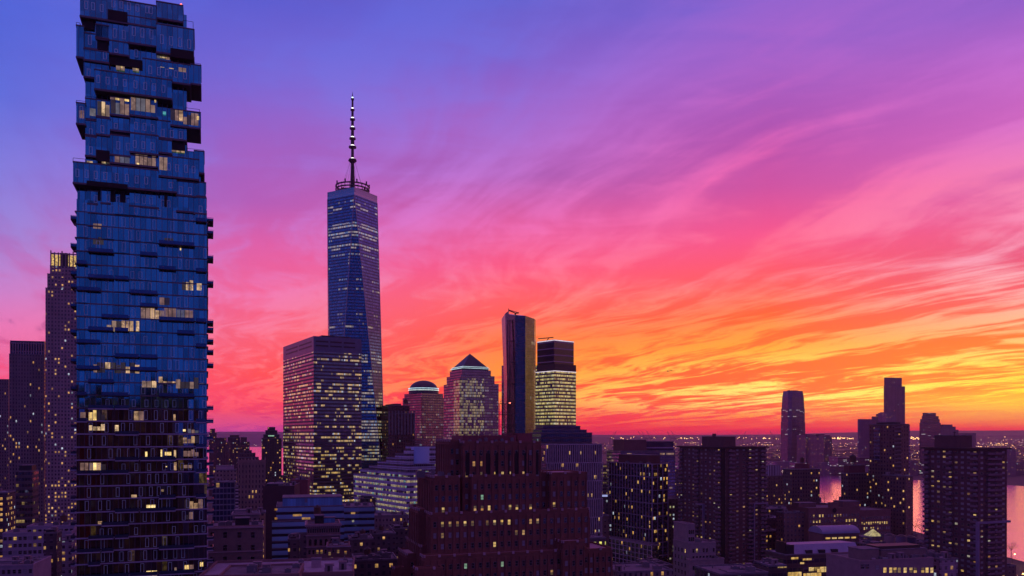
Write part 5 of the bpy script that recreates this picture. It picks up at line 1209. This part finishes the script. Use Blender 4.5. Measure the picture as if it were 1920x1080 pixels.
# stepped beige building lower centre right
B = Bd('stepped_beige_offices', 'beige stepped office building with punched windows below the middle apartment tower', 1294, 400, 1262, 1342, 72, cat='office building')
z1 = B.z(1020); B.tier(0, B.R, 0, B.L, z1, par=1.); 
x0, x1 = B.x(1281, 4), B.x(1301, 4); zt_ = B.z(984, 0, 3)
B.tier(-.0+.3, B.x(1303, 3), 3, B.y(1263, .3), zt_, z1-1, par=.8)
B.tier(-2.2, B.x(1357, -3.), -3.5, 0, B.z(1051, 0, -3.5), par=1.)
B.grid('R', B.x(1297), B.R-.2, 7, z1-8, z1-1.4, 3.6, 1.1, 2., off=-.01, p=.03); B.grid('R', .8, B.x(1303, 3)-.3, 3, z1, zt_-1.6, 3.6, 1.0, 2., off=2.99, p=.03); 
B.grid('R', -1, B.x(1357, -3.)-.4, 10, 30, B.z(1051, 0, -3.5)-1.6, 3.6, 1.1, 2.0, off=-3.51, p=.12); B.grid('L', 3, B.L-1, 4, 30, z1-2, 3.6, 1.1, 2., off=-.01, p=.03)
B.ac(B.x(1306, 5), 5, z1, 4, 3, 1.6); B.ac(B.x(1335, 5), 5, z1, 2, 3, 1.); B.ac(B.x(1340, -1.5), -1.8, B.z(1051, 0, -3.5), 2, 2, 1.4); B.finish(BGE)

# ================================================================== across the river
JC = facade('fac_far_bands', (.08, .06, .09), 2.4, 4.0, (.03, .97), (.35, .8), p=.10, row=.9, run=5, s=1.0, glass=(.12, .11, .18), metal=.8, warm=(.9, .8, .6), cool=(.9, .85, 1.), coolp=.5, seed=101,
            hp=[(0, 1.6), (60, 1.5), (90, .6), (130, 2.0), (150, .7), (190, 1.8), (205, .2), (215, 0.)])
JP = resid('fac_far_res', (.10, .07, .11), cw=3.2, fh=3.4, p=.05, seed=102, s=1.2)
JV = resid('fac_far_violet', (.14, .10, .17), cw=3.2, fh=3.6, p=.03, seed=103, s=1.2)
d_ = 2600; e = empty('rounded_waterfront_tower', (at(1487, d_).x, d_, 0), R(20)); tag(e, 'tapering glass tower alone across the river against the yellow sky', 'skyscraper')
def oct_(w_, dpt, ch): return [(-w_+ch, -dpt), (w_-ch, -dpt), (w_, -dpt+ch), (w_, dpt-ch), (w_-ch, dpt), (-w_+ch, dpt), (-w_, dpt-ch), (-w_, -dpt+ch)]
g = G(); lv = [(0, 34), (zat(792, d_), 34), (zat(791, d_), 33), (zat(767, d_), 33), (zat(766, d_), 32), (zat(745, d_), 30.5), (zat(733.5, d_), 28)]
for (z0, w0), (z1, w1) in zip(lv, lv[1:]): g.prism(oct_(w0, w0*.75, 9), z0, z1, 0, cap=True, top=oct_(w1, w1*.75, 9))
g.build('glass_shaft', JC, e)
g = G(); g.box(-12, 12, -10, 10, lv[-1][0], lv[-1][0]+2); g.bar((-24, 0, lv[-1][0]), (-12, 0, lv[-1][0]+4), .8); g.build('roof_crane', METAL, e)
simple('far_brown_slab', 'far brown block with two shoulders touching the tapering waterfront tower', 1511, 2450, None, 1533, 816, JP, 70, 'tower', L=40, bulk=[(1513, 1526, 814, .1, .8, METAL)])
simple('far_middle_slab', 'far brown block with the highest roof of the trio right of the tapering tower', 1529, 2420, None, 1546, 814, JP, 70, 'tower', L=40)
simple('far_outer_slab', 'far brown block at the right end of the trio beside the tapering tower', 1545, 2380, None, 1560, 819, JP, 70, 'tower', L=40, steps=[(1547, 1557, 816, .1, .8)])
HUD = facade('fac_hudson', (.16, .09, .14), 2.6, 3.4, (.3, .7), (.2, .85), p=.01, glass=(.10, .07, .12), metal=.6, seed=104, s=1.)
simple('slim_far_skyscraper', 'tallest and slimmest skyscraper across the river with a notched flat top', 1660, 2520, 1657, 1697, 724, HUD, 74, 'skyscraper', steps=[(1660, 1691, 708, .1, .9)], mast=[(1672, 706), (1676, 706.5)])
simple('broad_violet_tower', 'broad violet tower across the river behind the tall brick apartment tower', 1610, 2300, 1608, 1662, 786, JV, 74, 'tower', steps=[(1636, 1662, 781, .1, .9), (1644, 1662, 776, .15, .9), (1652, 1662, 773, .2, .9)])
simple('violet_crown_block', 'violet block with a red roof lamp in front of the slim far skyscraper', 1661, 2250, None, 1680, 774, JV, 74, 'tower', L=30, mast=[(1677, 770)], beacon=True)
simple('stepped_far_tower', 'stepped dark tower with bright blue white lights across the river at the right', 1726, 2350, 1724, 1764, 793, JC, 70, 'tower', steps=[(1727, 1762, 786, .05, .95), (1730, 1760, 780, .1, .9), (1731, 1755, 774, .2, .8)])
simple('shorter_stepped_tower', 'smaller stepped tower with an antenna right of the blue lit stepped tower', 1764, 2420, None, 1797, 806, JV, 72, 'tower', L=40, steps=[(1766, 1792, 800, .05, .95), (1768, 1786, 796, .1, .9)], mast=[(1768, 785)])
simple('tan_waterfront_block', 'low tan block at the water beneath the tapering waterfront tower', 1455, 2300, None, 1490, 866, JV, 74, 'building', L=40)
simple('long_lit_waterfront_office', 'long low waterfront office with a pale lit roof line between the two far tower groups', 1571, 2280, None, 1632, 858, JC, 76, 'office building', L=40, trim=[(0, 1.5, 2.)])
# low waterfront blocks
wl_ = ((1440, 1457, 872, 'low waterfront block left of the tapering tower'), (1492, 1512, 868, 'low waterfront block at the foot of the tapering tower'), (1514, 1540, 874, 'wide low waterfront block above the left river gap'), (1543, 1556, 868, 'narrow low waterfront block above the river gap'),
       (1556, 1577, 876, 'lowest waterfront block left of the large water tank'), (1610, 1628, 874, 'low waterfront block left of the tall brick apartment tower'), (1706, 1722, 866, 'low block with bright lights right of the tall brick apartment tower'), (1708, 1731, 884, 'low dark block above the narrow river strip'),
       (1888, 1905, 842, 'far low block right of the right hand apartment tower'), (1898, 1930, 868, 'far low block with lit rows at the right edge above the river'), (1272, 1276, 868, 'sliver of a far block in the gap left of the middle apartment tower'), (1806, 1830, 812, 'far boxy block above the roof of the right hand apartment tower'))
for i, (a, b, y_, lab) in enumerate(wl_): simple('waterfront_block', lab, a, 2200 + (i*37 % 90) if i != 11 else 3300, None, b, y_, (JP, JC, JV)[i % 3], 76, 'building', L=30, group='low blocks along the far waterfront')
# a built up far shore nobody could count: one object, and its thousands of street lights another
rng = random.Random(77)
g = G()
def shore_depth(px): return 2300 if px > 1200 else 5200 if px > 760 else 8300
for i in range(1500):
    d = 2350 + (rng.random() ** 1.5) * 8500; px = rng.uniform(1050, 1990) if d < 5200 else rng.uniform(600, 1990) if d < 8200 else rng.uniform(380, 1990)
    if px < 1500 and d < 3300 + (1500 - px) * 4: continue
    P = at(px, d); w_, dd = rng.uniform(15, 60), rng.uniform(15, 50); h = rng.uniform(5, 16) * (1 if rng.random() < .93 else 2.6)
    t = R(rng.choice((18, 32))); pl = [(P.x + a*w_*cos(t) - b*dd*sin(t), P.y + a*w_*sin(t) + b*dd*cos(t)) for a, b in ((0, 0), (1, 0), (1, 1), (0, 1))]
    g.prism(pl, 0, h)
o = g.build('far_shore_city', facade('fac_shore', (.10, .08, .11), 4., 4., (.2, .8), (.3, .8), p=.06, s=1.5, seed=105)); o['kind'] = 'stuff'; o['label'] = 'low rooftops of the city across the river fading into haze'
LM = [emit('street_gold', (1., .42, .08), 7., .5), emit('street_white', (1., .62, .6), 2.5, .5), emit('street_green', (.2, 1., .6), 4., .3), emit('street_red', (1., .05, .05), 4., .3), emit('street_blue', (.3, .4, 1.), 5., .3)]
g = G()
def light(px, d, z, m, w_=1.):
    P = at(px, d); k = d / 1540 * .36 * w_; g.box(P.x-k, P.x+k, P.y-k, P.y+k, z, z+2*k*.8, m)
for i in range(1100):
    d = 2350 + (rng.random() ** 1.2) * 8600; px = rng.uniform(1050, 1960) if d < 5200 else rng.uniform(700, 1990)
    if px < 1500 and d < 3300 + (1500 - px) * 4: continue
    if rng.random() < .35: px += 0
    light(px, d, rng.uniform(9, 30), 0 if rng.random() < .55 else 1 if rng.random() < .9 else rng.choice((2, 3, 4)), rng.uniform(.35, 1.05))
for c in range(26):                                    # tight clusters and strings of lamps
    px, d = rng.uniform(1100, 1940), rng.uniform(3600, 9500); 
    for i in range(rng.randint(5, 14)): light(px + rng.uniform(-14, 14), d*(1+rng.uniform(-.01, .01)), 30, rng.choice((0, 0, 1)), rng.uniform(.6, 1.2))
for i in range(150):                                   # the golden string along the horizon
    px = rng.choice((rng.uniform(1140, 1470), rng.uniform(1225, 1460), rng.uniform(1550, 1600), rng.uniform(1700, 1740))); light(px, 10200, H - (rng.gauss(822, 1.) - HY)*10200/F, 0, rng.uniform(.9, 1.7))
for i in range(55): px = rng.uniform(1795, 1960); light(px, 9000, H - (rng.gauss(827, 4) - HY)*9000/F, rng.choice((0, 1, 1)), rng.uniform(.6, 1.2))
for i in range(70): px = rng.choice((rng.uniform(1537, 1575), rng.uniform(1708, 1732), rng.uniform(1895, 1940), rng.uniform(1440, 1470))); light(px, 2290, rng.uniform(4, 14), rng.choice((0, 1, 1, 1, 2)), rng.uniform(.6, 1.3))
for i in range(14): light(rng.uniform(468, 530), 8600, 8+rng.random()*20, 1, .8)
o = g.build('far_shore_lights', LM); o['kind'] = 'stuff'; o['label'] = 'golden and white street lights scattered over the far shore'
# wooded strips among the far roofs
g = G()
for i in range(260):
    d = rng.uniform(3200, 10500); px = rng.uniform(900, 1990)
    if px < 1500 and d < 3300 + (1500 - px) * 4: continue
    P = at(px, d); r_ = rng.uniform(30, 110); g.dome(P.x, P.y, -1, r_, rng.uniform(9, 20), 7, 3)
o = g.build('far_shore_trees', mat('far_trees', (.03, .03, .025), .95)); o['kind'] = 'stuff'; o['label'] = 'dark tree masses between the far roofs'
# harbour cranes on the horizon
def crane():
    e = empty('port_crane', (0, 0, 0)); g = G()
    for x in (-14, 14):
        for y in (-10, 10): g.bar((x, y, 0), (x, y, 62), 1.6)
    g.box(-16, 16, -11, 11, 58, 64); g.build('portal_frame', METAL, e)
    g = G(); g.bar((-40, 0, 64), (16, 0, 64), 2.); g.bar((0, 0, 62), (0, 0, 92), 1.8); g.bar((16, 0, 64), (52, 0, 138), 1.8); g.bar((0, 0, 92), (46, 0, 126), .8); g.bar((0, 0, 92), (-40, 0, 64), .8); g.build('boom', METAL, e)
    return e
c0 = crane()
for i, (px, lab) in enumerate(((1146, 'harbour crane nearest to the finned apartment block on the horizon'), (1206, 'harbour crane above the red brown penthouse of the far glass office'), (1212, 'harbour crane in the close pair, with the more distant raised boom'), (1222, 'harbour crane just right of the close pair'),
                              (1260, 'left harbour crane of the pair beside the middle apartment tower'), (1268, 'right harbour crane of the pair beside the middle apartment tower'), (1390, 'harbour crane over the roof of the middle apartment tower'), (1452, 'harbour crane left of the tapering waterfront tower'))):
    if i == 0: c = c0
    else:
        c = c0.copy(); COL.objects.link(c)
        for ch in list(c0.children): k = ch.copy(); COL.objects.link(k); k.parent = c
    P = at(px, 8200 + (i*313 % 700)); c.location = (P.x, P.y, 20); c.rotation_euler = (0, 0, R((0, 180, 185, 175, 170, 190, 10, 200)[i])); tag(c, lab, 'crane', 'harbour cranes on the horizon')

# ---------------- two helicopters in the yellow sky
def heli():
    e = empty('helicopter', (0, 0, 0)); g = G()
    g.dome(0, 0, 0, 1., 1.1, 12, 5); g.v = [(x*2.6, y*1.1, z) for x, y, z in g.v]; g.add([(x, y, -z*.7) for x, y, z in g.v], [tuple(reversed(f)) for f in g.f]); g.build('fuselage', METAL, e, smooth=True)
    g = G(); g.bar((1.5, 0, .4), (7.2, 0, .9), .28); g.box(6.8, 7.4, -.08, .08, .6, 2.2); g.bar((7., -.1, 1.), (7., .1, 2.4), .06); g.build('tail_boom', METAL, e)
    g = G(); g.cyl(0, 0, 1., 1.7, .15); g.box(-5.2, 5.2, -.18, .18, 1.7, 1.78); g.box(-.18, .18, -5.2, 5.2, 1.7, 1.78); g.build('rotor', METAL, e)
    g = G()
    for y in (-1, 1): g.bar((-1.8, y, -1.4), (1.8, y, -1.4), .08); g.bar((-.8, y, -1.4), (-.8, y*.6, -.5), .06); g.bar((.8, y, -1.4), (.8, y*.6, -.5), .06)
    g.build('skid', METAL, e); return e
h0 = heli(); P = at(1252, 2300); h0.location = (P.x, P.y, zat(696, 2300)); h0.rotation_euler = (0, 0, R(8)); tag(h0, 'tiny dark helicopter in the orange sky, the left and lower one', 'helicopter', 'helicopters in the sunset sky')
h1 = h0.copy(); COL.objects.link(h1)
for ch in list(h0.children): k = ch.copy(); COL.objects.link(k); k.parent = h1
P = at(1258.5, 2600); h1.location = (P.x, P.y, zat(695, 2600)); tag(h1, 'tiny dark helicopter in the orange sky, the right and smaller one', 'helicopter', 'helicopters in the sunset sky')

# ================================================================== Manhattan streets: cars, lamps, trees, more roofs
rng = random.Random(9)
ROADM = mat('road_asphalt', (.035, .033, .04), .8)
def road(px, d0, d1, w_, name='street', dx0=0., dx1=0.):
    a = at(px, d0); b = at(px, d1); sheet(name, [(a.x+dx0-w_/2, d0), (a.x+dx0+w_/2, d0), (b.x+dx1+w_/2, d1), (b.x+dx1-w_/2, d1)], .02, ROADM)
road(508, 420, 1500, 14); road(1128, 420, 900, 14); road(1905, 300, 900, 26, 'riverside_road')
CARM = [mat('car_dark', (.03, .03, .04), .3, .5, var=.1), mat('car_white', (.5, .5, .55), .3, var=.05), mat('car_yellow', (.6, .35, .03), .35, var=.05)]
GLS = mat('car_glass', (.01, .01, .015), .08)
HEAD = emit('headlight_glow', (1., .85, .6), 25., .1); TAIL = emit('taillight_glow', (1., .02, .02), 14., .1)
def car(name, m):
    e = empty(name, (0, 0, 0)); g = G(); g.add([(-.9,-2.2,.35),(.9,-2.2,.35),(.9,2.2,.35),(-.9,2.2,.35),(-.9,-2.2,.85),(.9,-2.2,.85),(.9,2.2,.75),(-.9,2.2,.75)], [(0,3,2,1),(4,5,6,7),(0,1,5,4),(1,2,6,5),(2,3,7,6),(3,0,4,7)])
    g.add([(-.85,-1.7,.84),(.85,-1.7,.84),(.85,1.1,.78),(-.85,1.1,.78),(-.7,-1.1,1.42),(.7,-1.1,1.42),(.7,.3,1.42),(-.7,.3,1.42)], [(4,5,6,7),(0,1,5,4),(1,2,6,5),(2,3,7,6),(3,0,4,7)], 1); g.build('body', [m, GLS], e)
    for x in (-.85, .85):
        for y in (-1.35, 1.35):
            g = G(); n = 12; vs = [(x+s_*.11, y+.33*cos(2*pi*i/n), .33+.33*sin(2*pi*i/n)) for s_ in (-1, 1) for i in range(n)]
            g.add(vs, [(i, (i+1) % n, n+(i+1) % n, n+i) for i in range(n)] + [tuple(range(n)), tuple(range(2*n-1, n-1, -1))]); g.build('wheel', METAL, e)
    for x in (-.62, .62):
        g = G(); g.box(x-.2, x+.2, 2.18, 2.24, .5, .68); g.build('headlight', HEAD, e); g = G(); g.box(x-.2, x+.2, -2.24, -2.18, .6, .76); g.build('taillight', TAIL, e)
    return e
cars = [car('parked_car', CARM[0]), car('parked_car', CARM[1]), car('taxi', CARM[2])]
used = set()
spots = ((503, 690, 3, 0, 0, 'dark car with red tail lights farthest down the street right of the beige stone block'), (512, 640, -3, 1, 180, 'pale car with headlights on in the street beside the dark brick slab'), (506, 600, 3, 0, 0, 'dark car braking below the red street light'),
         (514, 565, -3, 2, 180, 'yellow taxi turning at the foot of the blue striped offices'), (1122, 700, 3, 1, 180, 'pale car with headlights in the gap left of the gridded tower'), (1134, 660, -2, 0, 0, 'dark car in the side street left of the gridded tower'), (1116, 740, 2, 0, 180, 'dark car with headlights farthest up the side street by the finned block'),
         (1900, 640, 3, 1, 180, 'pale car with headlights on the riverside road at the right edge'), (1908, 620, -3, 0, 0, 'dark car with red tail lights on the riverside road'), (1915, 660, 3, 2, 180, 'yellow taxi on the riverside road near the right edge'))
for px, d, dx_, k, rz, lab in spots:
    if k not in used: c = cars[k]; used.add(k)
    else:
        c = cars[k].copy(); COL.objects.link(c)
        for ch in list(cars[k].children): q_ = ch.copy(); COL.objects.link(q_); q_.parent = c
    P = at(px, d); c.location = (P.x + dx_, P.y, .03); c.rotation_euler = (0, 0, R(rz)); tag(c, lab, 'car', 'cars in the streets below')
def lamp():
    e = empty('street_lamp', (0, 0, 0)); g = G(); g.cyl(0, 0, 0, 9, .14, .08, 8); g.bar((0, 0, 8.9), (1.8, 0, 9.3), .07); g.build('pole', METAL, e)
    g = G(); g.box(1.4, 2.3, -.25, .25, 9.05, 9.3); g.build('lamp_head', emit('lamp_glow', (1., .50, .12), 30., .1), e)
    b = bpy.data.lights.new('lamp_bulb', 'POINT'); b.energy = 2600; b.color = (1., .5, .16); b.shadow_soft_size = .4
    bo = bpy.data.objects.new('bulb', b); COL.objects.link(bo); bo.parent = e; bo.location = (1.85, 0, 8.8); return e
l0 = lamp(); n = 0
for px, d, lab in ((497, 560, 'street lamp glowing orange beside the beige stone block'), (516, 640, 'street lamp glowing by the blue striped offices'), (520, 760, 'street lamp farther up the street left of the office block'), (1120, 640, 'street lamp at the foot of the finned apartment block'), (1138, 720, 'street lamp in the side street left of the gridded tower'),
                  (1898, 700, 'street lamp on the riverside road beyond the cars'), (1914, 600, 'street lamp nearest on the riverside road'), (1262, 620, 'street lamp in the dark gap right of the gridded tower'), (1205, 480, 'street lamp in front of the white grid podium'), (1170, 470, 'left street lamp in front of the white grid podium')):
    if n == 0: c = l0
    else:
        c = l0.copy(); COL.objects.link(c)
        for ch in list(l0.children): q_ = ch.copy(); COL.objects.link(q_); q_.parent = c
    n += 1; P = at(px, d); c.location = (P.x, P.y, 0); c.rotation_euler = (0, 0, R(n*53)); tag(c, lab, 'street lamp', 'street lamps among the buildings')
# bare and leafy dark trees
BARK = mat('bark', (.05, .035, .03), .9); LEAF = mat('dark_leaves', (.035, .04, .03), .8, var=.4, vscale=.5)
def tree(lab, px, d, h, r_, seed):
    rr = random.Random(seed); e = empty('street_tree', (at(px, d).x, d, 0)); tag(e, lab, 'tree', 'dark trees between the buildings')
    g = G(); g.cyl(0, 0, 0, h*.45, .3, .18, 8)
    tips = []
    for i in range(9): t = 2*pi*i/9 + rr.random(); rr_ = r_*rr.uniform(.4, .9); p_ = (rr_*cos(t), rr_*sin(t), h*rr.uniform(.55, .95)); g.bar((0, 0, h*rr.uniform(.25, .44)), p_, .09, 5); tips.append(p_)
    g.build('trunk', BARK, e)
    g = G()
    for i in range(700):
        tx, ty, tz = rr.choice(tips); k = r_*.38; x, y, z = tx+rr.gauss(0, k*.6), ty+rr.gauss(0, k*.6), tz+rr.gauss(0, k*.5); s_ = rr.uniform(.15, .4); a = rr.random()*6; b = rr.random()*2
        g.add([(x, y, z), (x+s_*cos(a), y+s_*sin(a), z+s_*b*.5), (x+s_*cos(a+1), y+s_*sin(a+1), z-s_*.4)], [(0, 1, 2)])
    g.build('crown', LEAF, e)
for i, (px, d, h, r_, lab) in enumerate(((1176, 455, 24, 8, 'dark tree in front of the white grid podium'), (1160, 470, 18, 6, 'smaller dark tree left of the one before the white grid podium'), (1245, 430, 20, 7, 'dark tree at the foot of the gridded tower by the beige stepped offices'), (1546, 1300, 22, 9, 'dark tree against the pink river, left of the pair'), (1566, 1290, 24, 10, 'dark tree against the pink river, right of the pair'),
                                 (1716, 930, 16, 8, 'dark tree on the river bank right of the brick wing'), (1728, 905, 14, 7, 'dark tree on the river bank left of the right hand apartment tower'), (1896, 760, 12, 6, 'dark tree by the riverside road at the right edge'), (700, 450, 20, 7, 'dark tree among the low roofs under the terraced white offices'))):
    tree(lab, px, d, h, r_, i)
# further low and middle blocks that fill the ground between the towers
FIL = [resid('fac_fill_%d' % i, c, cw=cw, fh=3.6, p=p_, seed=120+i, s=.8) for i, (c, cw, p_) in enumerate((((.08, .05, .06), 2.8, .12), ((.14, .10, .12), 2.5, .08), ((.05, .04, .055), 3., .16), ((.17, .13, .16), 2.4, .1)))]
fills = (
 (398, 436, 700, 930, 'dim block behind the white floored grid block'), (430, 470, 760, 935, 'low dark block under the tan spiky tower'), (470, 500, 800, 925, 'low block between the tan spiky tower and the dark brick slab'), (500, 540, 1100, 893, 'low riverside block right of the stepped crown apartment tower'),
 (404, 444, 520, 958, 'dark block below the white floored grid block'), (444, 480, 480, 975, 'dark roofs behind the mansard building'), (675, 712, 640, 935, 'low block hidden at the left foot of the terraced offices'), (698, 765, 560, 968, 'dim long block under the terraced white offices'),
 (1104, 1142, 520, 968, 'dark block low between the finned block and the gridded tower'), (1128, 1160, 1300, 885, 'far low block left of the gridded tower'), (1240, 1276, 1100, 880, 'far block peeping out right of the gridded tower'), (1248, 1290, 800, 955, 'dark block low in the gap right of the gridded tower'),
 (1436, 1475, 900, 922, 'block below the white finned crown'), (1468, 1540, 1000, 935, 'long dim block under the round penthouse building'), (1500, 1580, 900, 948, 'dim block beneath the river gap'), (1600, 1640, 780, 935, 'dim block below the large water tank building'), (1440, 1480, 720, 945, 'dim block beside the plain brown block'),
 (1660, 1720, 720, 1004, 'low dim block behind the round tanks'), (1690, 1745, 520, 1018, 'low roof behind the round tanks'), (1720, 1760, 430, 1040, 'dim low block between the beige lit block and the right hand apartment tower'), (1628, 1668, 460, 1022, 'low roof under the glowing pyramid skylight'), (1225, 1262, 420, 1062, 'low dark roof left of the beige stepped offices'),
 (1350, 1440, 330, 1078, 'low dark roofline under the middle apartment tower'), (1160, 1262, 340, 1074, 'low dark roofline below the white grid podium'), (1880, 1905, 520, 1062, 'low block right of the foot of the right hand apartment tower'))
for i, (a, b, d, y_, lab) in enumerate(fills):
    simple('infill_block', lab, a, d, None, b, y_, FIL[i % 4], 76, 'building', L=22, ac=2, group='lower blocks between the towers', bulk=[(a+(b-a)*.2, a+(b-a)*.6, y_-4, .2, .6, METAL)] if i % 2 == 0 else None)
# buildings behind the camera, mirrored in the stacked tower's glass
for x, y, w_, d_, h in ((-95, -170, 34, 40, 128), (-50, -190, 30, 40, 150), (-12, -180, 42, 40, 138), (36, -200, 40, 40, 146), (-150, -200, 44, 40, 120)):
    e = empty('mirrored_block', (x, y, 0)); tag(e, 'dark brick block seen only as a reflection in the stacked glass tower', 'building', 'blocks behind the camera')
    g = G(); g.box(-w_/2, w_/2, -d_/2, d_/2, 0, h); g.box(-w_/3, w_/6, -d_/3, d_/3, h, h+5); g.build('wall', resid('fac_mirror', (.07, .03, .03), p=.08, seed=140) if h not in (150, 120) else mat('mirror_brick', (.30, .07, .035), .85), e)

# ------------------------------------------------------------------ the air
hz = bpy.data.materials.new('haze_air'); hz.use_nodes = True; hz.node_tree.nodes.clear()
ho = hz.node_tree.nodes.new('ShaderNodeOutputMaterial'); hv = hz.node_tree.nodes.new('ShaderNodeVolumePrincipled')
hv.inputs['Color'].default_value = (.95, .70, .90, 1); hv.inputs['Density'].default_value = HAZE
hv.inputs['Anisotropy'].default_value = .6
hz.node_tree.links.new(hv.outputs[0], ho.inputs['Volume'])
try: hz.cycles.homogeneous_volume = True
except Exception: pass
g = G(); g.box(-15000, 15000, -900, 18500, -2, 600)
ob = g.build('haze', hz); ob['kind'] = 'stuff'
